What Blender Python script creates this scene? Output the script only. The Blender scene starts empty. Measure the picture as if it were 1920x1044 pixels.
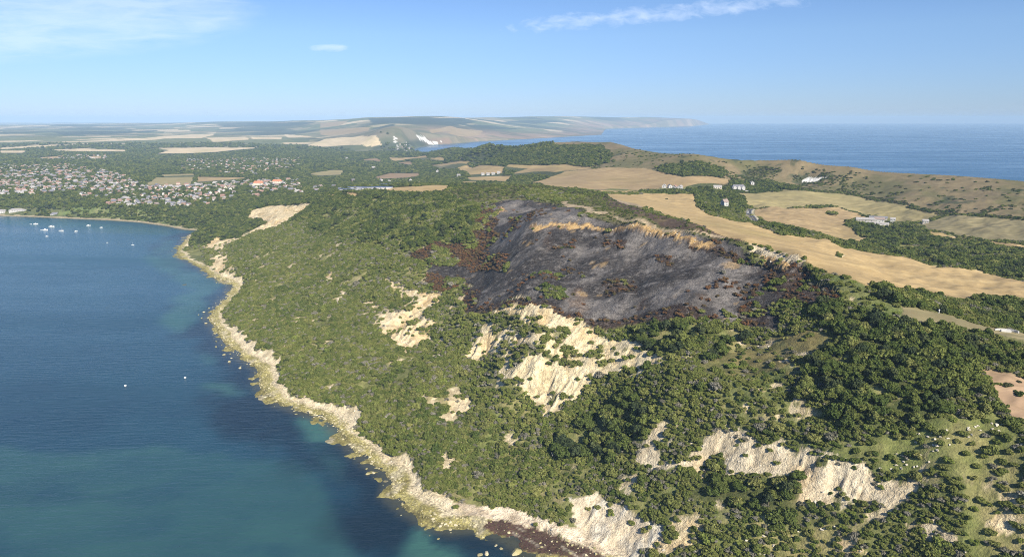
import bpy, math, random
import numpy as np
random.seed(7); rng=np.random.default_rng(11)
scene=bpy.context.scene; COL=scene.collection
# ---------------------------------------------------------------- camera
CAMZ=215.0
cam=bpy.data.cameras.new("camera"); cam.lens=24; cam.sensor_width=36; cam.clip_start=1; cam.clip_end=80000
camo=bpy.data.objects.new("camera",cam); COL.objects.link(camo)
camo.location=(0,0,CAMZ); camo.rotation_euler=(math.radians(90-13.2),0,0); scene.camera=camo
# ---------------------------------------------------------------- sun and sky
SUN_EL=math.radians(37); SUN_AZ=math.atan2(0.51,-0.86)      # azimuth from +Y towards +X: behind the camera, to the right
sd=(math.sin(SUN_AZ)*math.cos(SUN_EL),math.cos(SUN_AZ)*math.cos(SUN_EL),math.sin(SUN_EL))
sl=bpy.data.lights.new("sun","SUN"); sl.energy=4.6; sl.angle=math.radians(.5); sl.color=(1,.92,.79)
so=bpy.data.objects.new("sun",sl); COL.objects.link(so); so.location=(600,-600,900)
from mathutils import Vector
so.rotation_euler=Vector(sd).to_track_quat('Z','Y').to_euler()
wd=bpy.data.worlds.new("World"); scene.world=wd; wd.use_nodes=True
nt=wd.node_tree; nt.nodes.clear(); N=nt.nodes.new; Lk=nt.links.new
wo=N('ShaderNodeOutputWorld'); bg=N('ShaderNodeBackground'); sky=N('ShaderNodeTexSky'); sky.sky_type='NISHITA'; sky.sun_disc=False
sky.sun_elevation=SUN_EL; sky.sun_rotation=SUN_AZ; sky.altitude=200; sky.air_density=1.0; sky.dust_density=0.0; sky.ozone_density=5.0
bg.inputs[1].default_value=0.065
# thin high clouds, as patches in the sky's own directions
def wm(op,a,b=None,c=None):
    n=N('ShaderNodeMath'); n.operation=op
    for i,v in enumerate((a,b,c)):
        if v is None: continue
        if isinstance(v,(int,float)): n.inputs[i].default_value=v
        else: Lk(v,n.inputs[i])
    return n.outputs[0]
tc=N('ShaderNodeTexCoord'); sp=N('ShaderNodeSeparateXYZ'); Lk(tc.outputs['Generated'],sp.inputs[0])
ysafe=wm('MAXIMUM',sp.outputs[1],.05); cu=wm('DIVIDE',sp.outputs[0],ysafe); ce=wm('DIVIDE',sp.outputs[2],ysafe)
cx=N('ShaderNodeCombineXYZ'); Lk(cu,cx.inputs[0]); Lk(ce,cx.inputs[1])
def cloud(u0,e0,slope,hu,he,sx,sy,lo,hi,seed,amt):
    du=wm('SUBTRACT',cu,u0); de=wm('SUBTRACT',wm('SUBTRACT',ce,e0),wm('MULTIPLY',du,slope))
    r=wm('ADD',wm('POWER',wm('DIVIDE',wm('ABSOLUTE',du),hu),3),wm('POWER',wm('DIVIDE',wm('ABSOLUTE',de),he),2))
    m=wm('MAXIMUM',wm('SUBTRACT',1,r),0)
    mp=N('ShaderNodeMapping'); Lk(cx.outputs[0],mp.inputs[0]); mp.inputs['Scale'].default_value=(sx,sy,1); mp.inputs['Location'].default_value=(seed,seed*.7,0)
    nz=N('ShaderNodeTexNoise'); nz.inputs['Scale'].default_value=1; nz.inputs['Detail'].default_value=9; nz.inputs['Roughness'].default_value=.62; nz.inputs['Distortion'].default_value=.4; Lk(mp.outputs[0],nz.inputs[0])
    mr=N('ShaderNodeMapRange'); Lk(wm('ADD',nz.outputs[0],wm('MULTIPLY',m,.35)),mr.inputs[0]); mr.inputs[1].default_value=lo; mr.inputs[2].default_value=hi
    return wm('MULTIPLY',wm('MULTIPLY',mr.outputs[0],wm('MINIMUM',wm('MULTIPLY',m,2.2),1)),amt)
c1=cloud(-.68,.130,.06,.36,.058,11,60,.46,.90,3.1,.38)
c2=cloud(.21,.141,.09,.28,.016,34,80,.66,1.04,8.3,.42)
c3=cloud(-.255,.095,.0,.03,.006,30,120,.5,1.0,5.2,.45)
cl=wm('MINIMUM',wm('ADD',wm('ADD',c1,c2),c3),1)
mx=N('ShaderNodeMixRGB'); tn=N('ShaderNodeMixRGB'); tn.blend_type='MULTIPLY'; tn.inputs[0].default_value=1; Lk(sky.outputs[0],tn.inputs[1]); tr_=N('ShaderNodeMapRange'); Lk(sp.outputs[2],tr_.inputs[0]); tr_.inputs[1].default_value=-.01; tr_.inputs[2].default_value=.11; tm=N('ShaderNodeMixRGB'); Lk(tr_.outputs[0],tm.inputs[0]); tm.inputs[1].default_value=(.50,.655,1.08,1); tm.inputs[2].default_value=(.84,.905,1.10,1); Lk(tm.outputs[0],tn.inputs[2])
Lk(cl,mx.inputs[0]); Lk(tn.outputs[0],mx.inputs[1]); mx.inputs[2].default_value=(8.6,9.6,11.4,1)
Lk(mx.outputs[0],bg.inputs[0]); Lk(bg.outputs[0],wo.inputs[0])
vs=scene.view_settings; vs.view_transform='Standard'; vs.look='None'; vs.gamma=1; vs.use_curve_mapping=False; vs.exposure=0.82
scene.cycles.max_bounces=5; scene.cycles.diffuse_bounces=2; scene.cycles.glossy_bounces=2; scene.cycles.volume_bounces=0
scene.cycles.use_denoising=True; scene.cycles.denoiser='OPENIMAGEDENOISE'; scene.cycles.denoising_input_passes='RGB_ALBEDO_NORMAL'; scene.cycles.denoising_prefilter='NONE'; scene.cycles.denoising_quality='HIGH'; scene.cycles.use_adaptive_sampling=False; scene.cycles.filter_width=1.0
HAZE=5.6e-5
# ---------------------------------------------------------------- terrain core (numpy only)
APEX=300.0
def vnoise(x,y,seed=0):
    xi=np.floor(x).astype(np.int64); yi=np.floor(y).astype(np.int64)
    fx=x-xi; fy=y-yi; fx=fx*fx*(3-2*fx); fy=fy*fy*(3-2*fy)
    def h(a,b):
        n=(a*374761393+b*668265263+seed*1442695041)&0xffffffff
        n=((n^(n>>13))*1274126177)&0xffffffff
        n=(n^(n>>16))&0xffffff
        return n/16777215.0
    a=h(xi,yi);b=h(xi+1,yi);c=h(xi,yi+1);d=h(xi+1,yi+1)
    return (a*(1-fx)+b*fx)*(1-fy)+(c*(1-fx)+d*fx)*fy
def fbm(x,y,s,seed=0,octv=4):
    t=0;a=1;n=0
    for k in range(octv):
        t=t+a*(vnoise(x/s+17.3*k,y/s-9.1*k,seed+k)*2-1);n+=a;a*=.5;s*=.47
    return t/n
def U_(x,y): return x/(y+APEX)
def W_(x,y): return np.log(y+APEX)
UG=np.linspace(-1.15,1.15,420); WG=np.linspace(math.log(APEX+40),math.log(APEX+29000),520)
KU,KW=3.2,1.6
def tps_fit(P):
    X=P[:,0]/(P[:,1]+APEX)*KU; Y=np.log(P[:,1]+APEX)*KW
    d2=(X[:,None]-X)**2+(Y[:,None]-Y)**2
    K=.5*d2*np.log(d2+1e-12); n=len(P)
    K+=np.eye(n)*1e-6
    A=np.zeros((n+3,n+3));A[:n,:n]=K;A[:n,n]=1;A[:n,n+1]=X;A[:n,n+2]=Y;A[n:,:n]=A[:n,n:].T
    b=np.zeros(n+3);b[:n]=P[:,2]
    return X,Y,np.linalg.solve(A,b)
def tps_grid(P):
    X,Y,c=tps_fit(P); n=len(P)
    G=np.zeros((len(WG),len(UG)))
    gx=UG*KU
    for i,w in enumerate(WG):
        d2=(gx[:,None]-X)**2+(w*KW-Y)**2
        G[i]=(.5*d2*np.log(d2+1e-12))@c[:n]+c[n]+c[n+1]*gx+c[n+2]*w*KW
    return G
def bil(G,x,y):
    u=(U_(x,y)-UG[0])/(UG[1]-UG[0]); w=(W_(x,y)-WG[0])/(WG[1]-WG[0])
    u=np.clip(u,0,len(UG)-1.001); w=np.clip(w,0,len(WG)-1.001)
    i=w.astype(int);j=u.astype(int);fu=u-j;fw=w-i
    return (G[i,j]*(1-fu)+G[i,j+1]*fu)*(1-fw)+(G[i+1,j]*(1-fu)+G[i+1,j+1]*fu)*fw
def seg_dist(x,y,L):
    d=np.full(np.shape(x),1e18)
    for (ax,ay),(bx,by) in zip(L[:-1],L[1:]):
        vx,vy=bx-ax,by-ay; t=np.clip(((x-ax)*vx+(y-ay)*vy)/(vx*vx+vy*vy+1e-9),0,1)
        d=np.minimum(d,(x-ax-t*vx)**2+(y-ay-t*vy)**2)
    return np.sqrt(d)
def inpoly(x,y,P):
    x=np.asarray(x,float);y=np.asarray(y,float)
    P=np.asarray(P,float); r=np.zeros(x.shape,bool)
    m=(x>=P[:,0].min())&(x<=P[:,0].max())&(y>=P[:,1].min())&(y<=P[:,1].max())
    if not m.any(): return r
    X=x[m];Y=y[m];c=np.zeros(X.shape,bool)
    for k in range(len(P)):
        ax,ay=P[k-1];bx,by=P[k]
        if ay==by: continue
        c^=((ay>Y)!=(by>Y))&(X<(bx-ax)*(Y-ay)/(by-ay)+ax)
    r[m]=c
    return r
class Terrain:
    def __init__(s,ctrl,north,south,land):
        s.G=tps_grid(np.array(ctrl,float)); s.north=north;s.south=south;s.land=land
    def base(s,x,y):
        """returns height, signed coast distance (north), land mask"""
        x=np.asarray(x,float);y=np.asarray(y,float)
        z=bil(s.G,x,y); dn=seg_dist(x,y,s.north); ds=seg_dist(x,y,s.south)
        L=inpoly(x,y,s.land)
        zn=np.where(dn<15,.3+dn*.085,1.6+(dn-15)*.8)
        zs=1+ds*1.3
        zl=np.minimum(np.minimum(np.maximum(z,1.2),zn),zs)
        return np.where(L,zl,-np.minimum(.2+np.minimum(dn,ds)*.07,6)),dn,ds,L
CTRL=[(-421.3,1219.4,47.0),(-382.4,1101.3,38.8),(-337.8,965.9,29.4),(-292.7,829.2,21.9),(-258.2,724.7,16.1),(-230.9,642.3,11.5),(-209.7,577.7,7.1),(-199.7,547.2,3.7),(-183.8,499.0,1.0),(-338.3,1202.1,73.0),(-314.4,1112.7,63.5),(-280.1,984.0,49.7),(-245.1,853.6,37.2),(-212.2,730.6,26.7),(-187.0,636.9,18.7),(-167.2,563.0,12.4),(-151.9,505.7,6.3),(-147.0,487.0,3.1),(-140.5,462.9,1.0),(-234.3,1155.7,92.0),(-207.6,1019.0,84.2),(-186.1,906.8,69.9),(-165.7,800.2,54.8),(-146.4,699.5,40.5),(-131.2,619.7,29.2),(-118.8,555.0,20.0),(-108.3,500.1,13.0),(-99.4,454.0,7.2),(-96.6,439.1,4.0),(-88.4,397.0,1.0),(-139.8,1121.5,100.0),(-118.0,941.4,94.2),(-105.1,832.1,81.9),(-94.2,739.5,67.0),(-87.3,680.5,56.5),(-81.8,633.0,46.6),(-77.5,594.7,36.7),(-73.1,557.3,28.9),(-66.5,500.8,21.6),(-60.7,452.3,16.1),(-55.9,411.6,11.5),(-52.1,379.2,6.3),(-50.0,360.7,2.8),(-46.7,333.5,1.0),(-51.6,1104.8,106.0),(-43.2,920.4,104.1),(-38.4,814.7,97.6),(-35.9,756.0,88.0),(-33.2,695.9,75.7),(-30.9,641.3,65.6),(-28.1,577.5,56.5),(-27.1,554.2,48.9),(-25.0,503.8,29.3),(-23.3,463.8,19.4),(-21.5,423.1,13.6),(-19.9,387.2,9.2),(-18.5,357.1,4.9),(-18.2,349.1,2.9),(-17.2,326.0,1.0),(32.2,1033.8,113.0),(25.4,809.1,108.0),(20.7,656.9,112.0),(20.4,645.7,103.4),(18.9,591.7,86.9),(17.2,532.5,73.3),(16.5,505.2,63.6),(15.6,474.5,56.5),(14.9,449.7,41.3),(14.4,427.9,26.9),(13.7,405.9,21.8),(12.8,375.2,15.6),(12.1,349.1,9.6),(11.7,334.1,3.8),(11.0,311.8,1.0),(81.2,866.7,116.0),(83.8,763.7,114.0),(70.7,641.4,118.0),(69.9,631.5,109.9),(64.1,572.9,91.0),(58.5,517.1,77.4),(55.4,486.5,69.2),(53.7,467.5,58.9),(51.4,444.0,51.3),(50.1,429.9,41.4),(48.4,412.2,33.8),(45.4,381.7,26.3),(42.6,354.7,19.8),(40.7,334.6,13.3),(39.1,317.3,2.0),(38.5,310.9,1.0),(135.6,719.6,117.0),(114.1,602.8,120.0),(113.0,594.9,112.7),(105.5,549.8,96.0),(96.9,499.6,82.1),(90.6,462.7,72.4),(86.2,437.1,65.3),(81.5,409.6,56.8),(76.3,379.1,48.3),(71.9,352.3,37.6),(68.6,331.7,26.2),(66.3,316.7,16.4),(64.6,305.4,8.4),(61.3,285.8,3.0),(150.4,559.7,121.0),(148.6,550.9,114.5),(138.2,507.7,100.9),(128.4,467.5,90.6),(122.0,440.6,82.9),(112.9,403.3,73.3),(97.6,340.7,59.0),(94.6,327.0,48.8),(91.9,314.7,41.8),(85.3,287.4,34.8),(79.9,264.7,27.0),(182.5,523.1,120.0),(180.3,514.9,114.0),(170.6,483.4,102.4),(159.9,448.8,91.8),(151.3,421.1,83.4),(134.8,369.5,72.3),(119.7,321.4,60.6),(116.9,311.2,52.5),(114.7,303.3,46.7),(107.1,279.1,40.0),(100.0,256.2,33.0),(202.9,471.1,118.0),(200.5,464.1,112.6),(192.5,442.8,104.5),(180.9,412.3,94.9),(166.1,373.5,83.8),(151.0,334.5,73.9),(137.0,298.4,64.7),(133.4,287.7,56.6),(130.4,278.6,49.7),(124.2,262.7,45.2),(118.1,246.4,40.0),(217.6,422.8,112.0),(211.2,408.3,106.3),(196.7,376.2,95.8),(184.1,348.1,86.7),(168.9,314.5,76.7),(153.7,281.4,68.1),(149.9,272.1,62.7),(146.3,263.3,56.3),(140.1,249.7,52.3),(133.5,235.1,48.0),(229.1,381.0,104.0),(221.6,366.4,98.9),(206.4,337.6,90.6),(189.2,304.7,81.0),(175.7,279.2,74.4),(167.5,263.3,68.9),(162.1,252.4,62.9),(154.9,238.5,58.4),(147.9,225.3,55.0),(261.2,381.6,99.0),(246.1,357.2,95.7),(226.8,325.6,89.3),(206.2,291.5,81.6),(191.0,266.4,75.9),(178.8,245.9,70.3),(169.3,229.8,65.3),(160.6,215.4,62.0),(282.9,359.3,95.0),(255.9,321.3,90.9),(235.8,292.8,86.3),(216.7,265.4,81.4),(200.4,242.1,77.2),(186.7,222.5,73.3),(173.9,204.1,70.0),(-347.9,1202.6,72.0),(-378.6,1207.9,60.0),(-460.1,1217.0,30.0),(-515.0,1231.4,18.0),(-292.2,1170.1,85.0),(-175.2,1124.0,98.0),(-8.3,1060.6,112.0),(69.6,992.5,114.0),(124.7,940.3,112.0),(151.0,803.9,115.0),(176.2,657.5,114.0),(200.7,576.1,115.0),(230.0,535.3,110.0),(257.8,502.7,100.0),(291.2,488.1,90.0),(324.6,477.3,84.0),(363.9,477.3,80.0),(341.5,437.0,84.0),(178.9,954.3,106.0),(235.9,884.7,98.0),(314.6,1186.1,86.0),(260.2,750.0,98.0),(318.2,920.5,86.0),(391.3,1137.2,78.0),(283.0,661.1,96.0),(340.8,798.9,84.0),(409.6,964.7,76.0),(501.3,1187.0,72.0),(295.9,579.1,92.0),(362.8,713.2,78.0),(448.8,887.1,66.0),(520.5,1033.4,62.0),(616.2,1230.0,62.0),(344.1,579.6,80.0),(410.9,696.0,70.0),(516.2,880.8,60.0),(594.3,1019.6,60.0),(662.6,1141.8,64.0),(371.0,548.1,76.0),(440.0,654.3,68.0),(538.8,806.9,60.0),(634.0,956.4,62.0),(684.6,1038.0,72.0),(423.6,547.1,74.0),(492.7,639.8,66.0),(591.9,774.2,60.0),(686.8,905.0,63.0),(730.9,967.9,74.0),(238.7,1277.4,86.0),(140.3,1287.3,85.0),(156.9,1443.3,86.0),(174.1,1606.0,90.0),(264.8,1420.9,88.0),(880.3,1179.7,105.0),(848.9,1134.7,96.0),(791.4,1053.1,84.0),(823.7,1263.4,105.0),(795.1,1216.3,95.0),(743.3,1132.4,83.0),(779.8,1359.6,105.0),(746.4,1297.7,94.0),(697.4,1207.2,79.0),(708.4,1429.9,107.0),(695.1,1398.5,90.0),(661.1,1325.4,76.0),(624.7,1496.4,110.0),(620.1,1481.5,94.0),(575.3,1369.6,82.0),(530.3,1561.1,115.0),(524.5,1540.6,101.0),(506.9,1485.0,88.0),(468.5,1368.3,80.0),(411.9,1573.0,131.0),(398.7,1519.3,120.0),(384.0,1459.5,107.0),(364.0,1379.7,97.0),(345.9,1307.8,88.0),(330.9,1970.8,147.0),(298.9,1774.6,131.0),(278.4,1647.2,112.0),(259.3,1528.9,96.0),(385.2,1931.3,144.0),(400.6,1737.8,138.0),(228.4,2127.2,140.0),(207.0,1922.4,124.0),(191.8,1775.1,104.0),(165.7,2159.0,134.0),(51.9,1672.1,72.0),(57.6,1863.0,80.0),(61.7,1999.0,90.0),(64.4,2092.9,108.0),(67.4,2195.7,126.0),(-18.6,2422.0,115.0),(-94.3,2030.0,57.0),(-108.3,2336.3,60.0),(-114.2,2469.3,70.0),(-114.7,2484.1,88.0),(-121.7,2640.3,102.0),(-204.0,2022.8,42.0),(-261.8,2607.6,42.0),(-292.6,2919.6,48.0),(-308.5,3084.2,62.0),(-292.7,3173.1,72.0),(115.3,1652.9,80.0),(122.0,1752.9,92.0),(-387.9,1919.7,36.0),(-471.3,2338.6,24.0),(-558.6,2779.1,20.0),(-672.6,3354.8,18.0),(-832.2,4161.7,18.0),(-923.7,4626.0,24.0),(-543.2,1941.2,34.0),(-645.8,2314.1,26.0),(-921.8,3320.8,20.0),(-1225.8,4431.3,22.0),(-1448.0,5245.7,34.0),(-1836.5,6668.4,50.0),(-527.3,1467.0,44.0),(-659.6,1843.2,36.0),(-846.8,2376.9,30.0),(-1153.7,3252.6,24.0),(-1533.8,4339.4,26.0),(-2089.1,5931.4,46.0),(-614.3,1398.9,30.0),(-702.4,1606.6,34.0),(-880.6,2025.1,34.0),(-1095.1,2527.1,28.0),(-1419.2,3286.7,22.0),(-1847.5,4293.5,28.0),(-2603.5,6071.8,42.0),(-742.5,1433.7,22.0),(-801.2,1552.2,28.0),(-957.0,1863.8,34.0),(-1304.5,2554.2,26.0),(-1672.7,3286.7,22.0),(-2177.4,4293.5,28.0),(-3068.4,6071.8,42.0),(-3915.5,7761.5,52.0),(-5394.6,10712.2,70.0),(-913.5,1535.4,24.0),(-1019.2,1719.3,28.0),(-1208.4,2047.4,32.0),(-1549.2,2636.5,30.0),(-2507.3,4293.5,28.0),(-3492.5,6001.6,44.0),(-5008.9,8630.0,66.0),(-1038.8,1541.4,16.0),(-1101.1,1638.6,24.0),(-1260.7,1884.4,32.0),(-1627.8,2446.1,34.0),(-2806.8,4247.6,30.0),(-3952.0,6001.6,44.0),(-5668.0,8630.0,66.0),(-1180.5,1570.0,16.0),(-1253.7,1672.2,24.0),(-1422.7,1905.0,30.0),(-1729.1,2325.5,34.0),(-2731.8,3696.9,26.0),(-4290.2,5834.5,40.0),(-6228.7,8494.4,62.0),(-8692.6,11871.2,72.0),(-1376.1,1583.7,18.0),(-1645.0,1905.0,30.0),(-2696.5,3150.5,30.0),(-5100.9,6001.6,44.0),(-9072.8,10712.2,70.0),(-668.6,1393.5,12.0),(-569.1,3354.8,18.0),(-599.5,4330.7,10.0),(-10246.1,14000.0,77.6),(-9172.6,14500.0,88.9),(-7999.9,15000.0,106.8),(-6183.9,14500.0,137.4),(-4690.4,14000.0,150.4),(-3425.2,12500.0,175.9),(-1950.9,9500.0,217.0),(-1555.7,9300.0,227.2),(-1259.0,9200.0,231.9),(-929.3,9400.0,223.9),(-700.9,9700.0,213.4),(-585.9,11000.0,196.9),(-380.3,12500.0,217.6),(410.6,13500.0,232.8),(1650.4,15500.0,218.2),(2428.2,16800.0,206.0),(3516.7,18500.0,239.4),(4678.3,20500.0,204.0),(5738.3,22500.0,127.9),(-839.5,5000.0,143.6),(-954.6,5000.0,128.7),(-754.3,5200.0,133.0),(-695.4,5350.0,94.6),(-795.4,4720.0,73.4),(-1033.0,5000.0,87.5),(-1194.9,5200.0,59.0),(-927.3,4650.0,47.6),(-681.4,4800.0,34.9),(-1774.0,7500.0,113.5),(-1426.9,7200.0,149.7),(-987.5,7200.0,160.4),(-612.5,7300.0,127.1),(-577.9,6300.0,82.7),(-447.6,6500.0,49.3),(-330.2,7200.0,63.8),(-70.2,9200.0,90.5),(272.0,8900.0,48.0),(341.5,11200.0,105.1),(710.9,9300.0,19.7),(1366.9,12800.0,60.8),(3017.4,16500.0,89.9),(-2815.6,9000.0,93.2),(-3581.4,9200.0,76.8),(-6290.6,12500.0,83.0),(-87.6,11500.0,144.9),(1943.0,15000.0,101.3),(-7694.0,10500.0,57.2),(-6489.5,10500.0,72.9),(-12382.9,14000.0,67.2),(-2673.1,13000.0,145.4),(-1918.5,14000.0,160.8),(-1104.1,14500.0,148.1),(563.4,18500.0,143.4),(2185.3,20500.0,120.5),(-4662.4,17000.0,98.7),(-7893.9,18500.0,74.7),(-11006.6,19000.0,42.7),(-13905.4,19000.0,28.6),(4112.4,22500.0,94.5),(700.6,23000.0,91.9),(-4159.6,21000.0,71.4),(6216.5,24000.0,50.9),(-17686.7,20000.0,18.7),(-22952.8,26000.0,40.0),(-18995.4,26000.0,40.0),(-15038.0,26000.0,40.0),(-11080.7,26000.0,40.0),(-7123.3,26000.0,40.0),(-3165.9,26000.0,40.0),(791.5,26000.0,40.0),(4748.9,26000.0,40.0),(1500.0,700.0,60.0),(1150.0,950.0,80.0),(500.0,100.0,40.0),(400.0,200.0,80.0),(300.0,130.0,35.0),(700.0,500.0,75.0),(900.0,800.0,75.0)]
NORTH=[(-30000.0,9000.0),(-8000.0,4500.0),(-3500.0,2600.0),(-1900.0,1750.0),(-1157.1,1534.2),(-1073.0,1517.1),(-973.8,1492.1),(-877.7,1467.9),(-791.8,1436.8),(-709.8,1385.3),(-649.1,1337.3),(-610.6,1324.1),(-612.5,1274.0),(-557.8,1109.9),(-517.4,1048.4),(-458.6,982.0),(-424.1,933.0),(-372.7,879.5),(-360.1,847.8),(-352.5,803.0),(-342.4,753.3),(-335.5,723.4),(-313.6,689.8),(-288.1,647.1),(-269.7,619.8),(-249.2,594.5),(-222.1,565.7),(-208.4,527.7),(-195.3,507.7),(-180.4,491.0),(-154.5,474.4),(-135.1,461.4),(-117.0,433.3),(-99.4,408.1),(-86.3,392.7),(-74.0,378.3),(-71.9,360.7),(-62.2,348.3),(-42.5,329.5),(-33.5,326.0),(-20.1,327.5),(-14.9,326.0),(-1.1,317.0),(6.8,307.0),(45.0,296.0),(75.0,262.0),(112.0,222.0),(160.0,168.0),(260.0,105.0),(500.0,40.0),(1200.0,-100.0)]
SOUTH=[(3500.0,-100.0),(2000.0,350.0),(1500.0,700.0),(1180.0,950.0),(965.0,1245.0),(860.0,1420.0),(720.0,1580.0),(600.0,1660.0),(485.0,1680.0),(425.0,1850.0),(400.0,2090.0),(280.0,2300.0),(110.0,2350.0),(-50.0,2760.0),(-230.0,3330.0),(-400.0,4000.0),(-470.0,4300.0),(-600.0,4450.0),(-690.0,4650.0),(-700.0,5200.0),(-650.0,5700.0),(-500.0,5980.0),(-302.0,6577.0),(272.0,7540.0),(1184.0,9266.0),(1905.0,14260.0),(4930.0,19000.0),(6970.0,24680.0),(7600.0,27000.0)]
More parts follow.
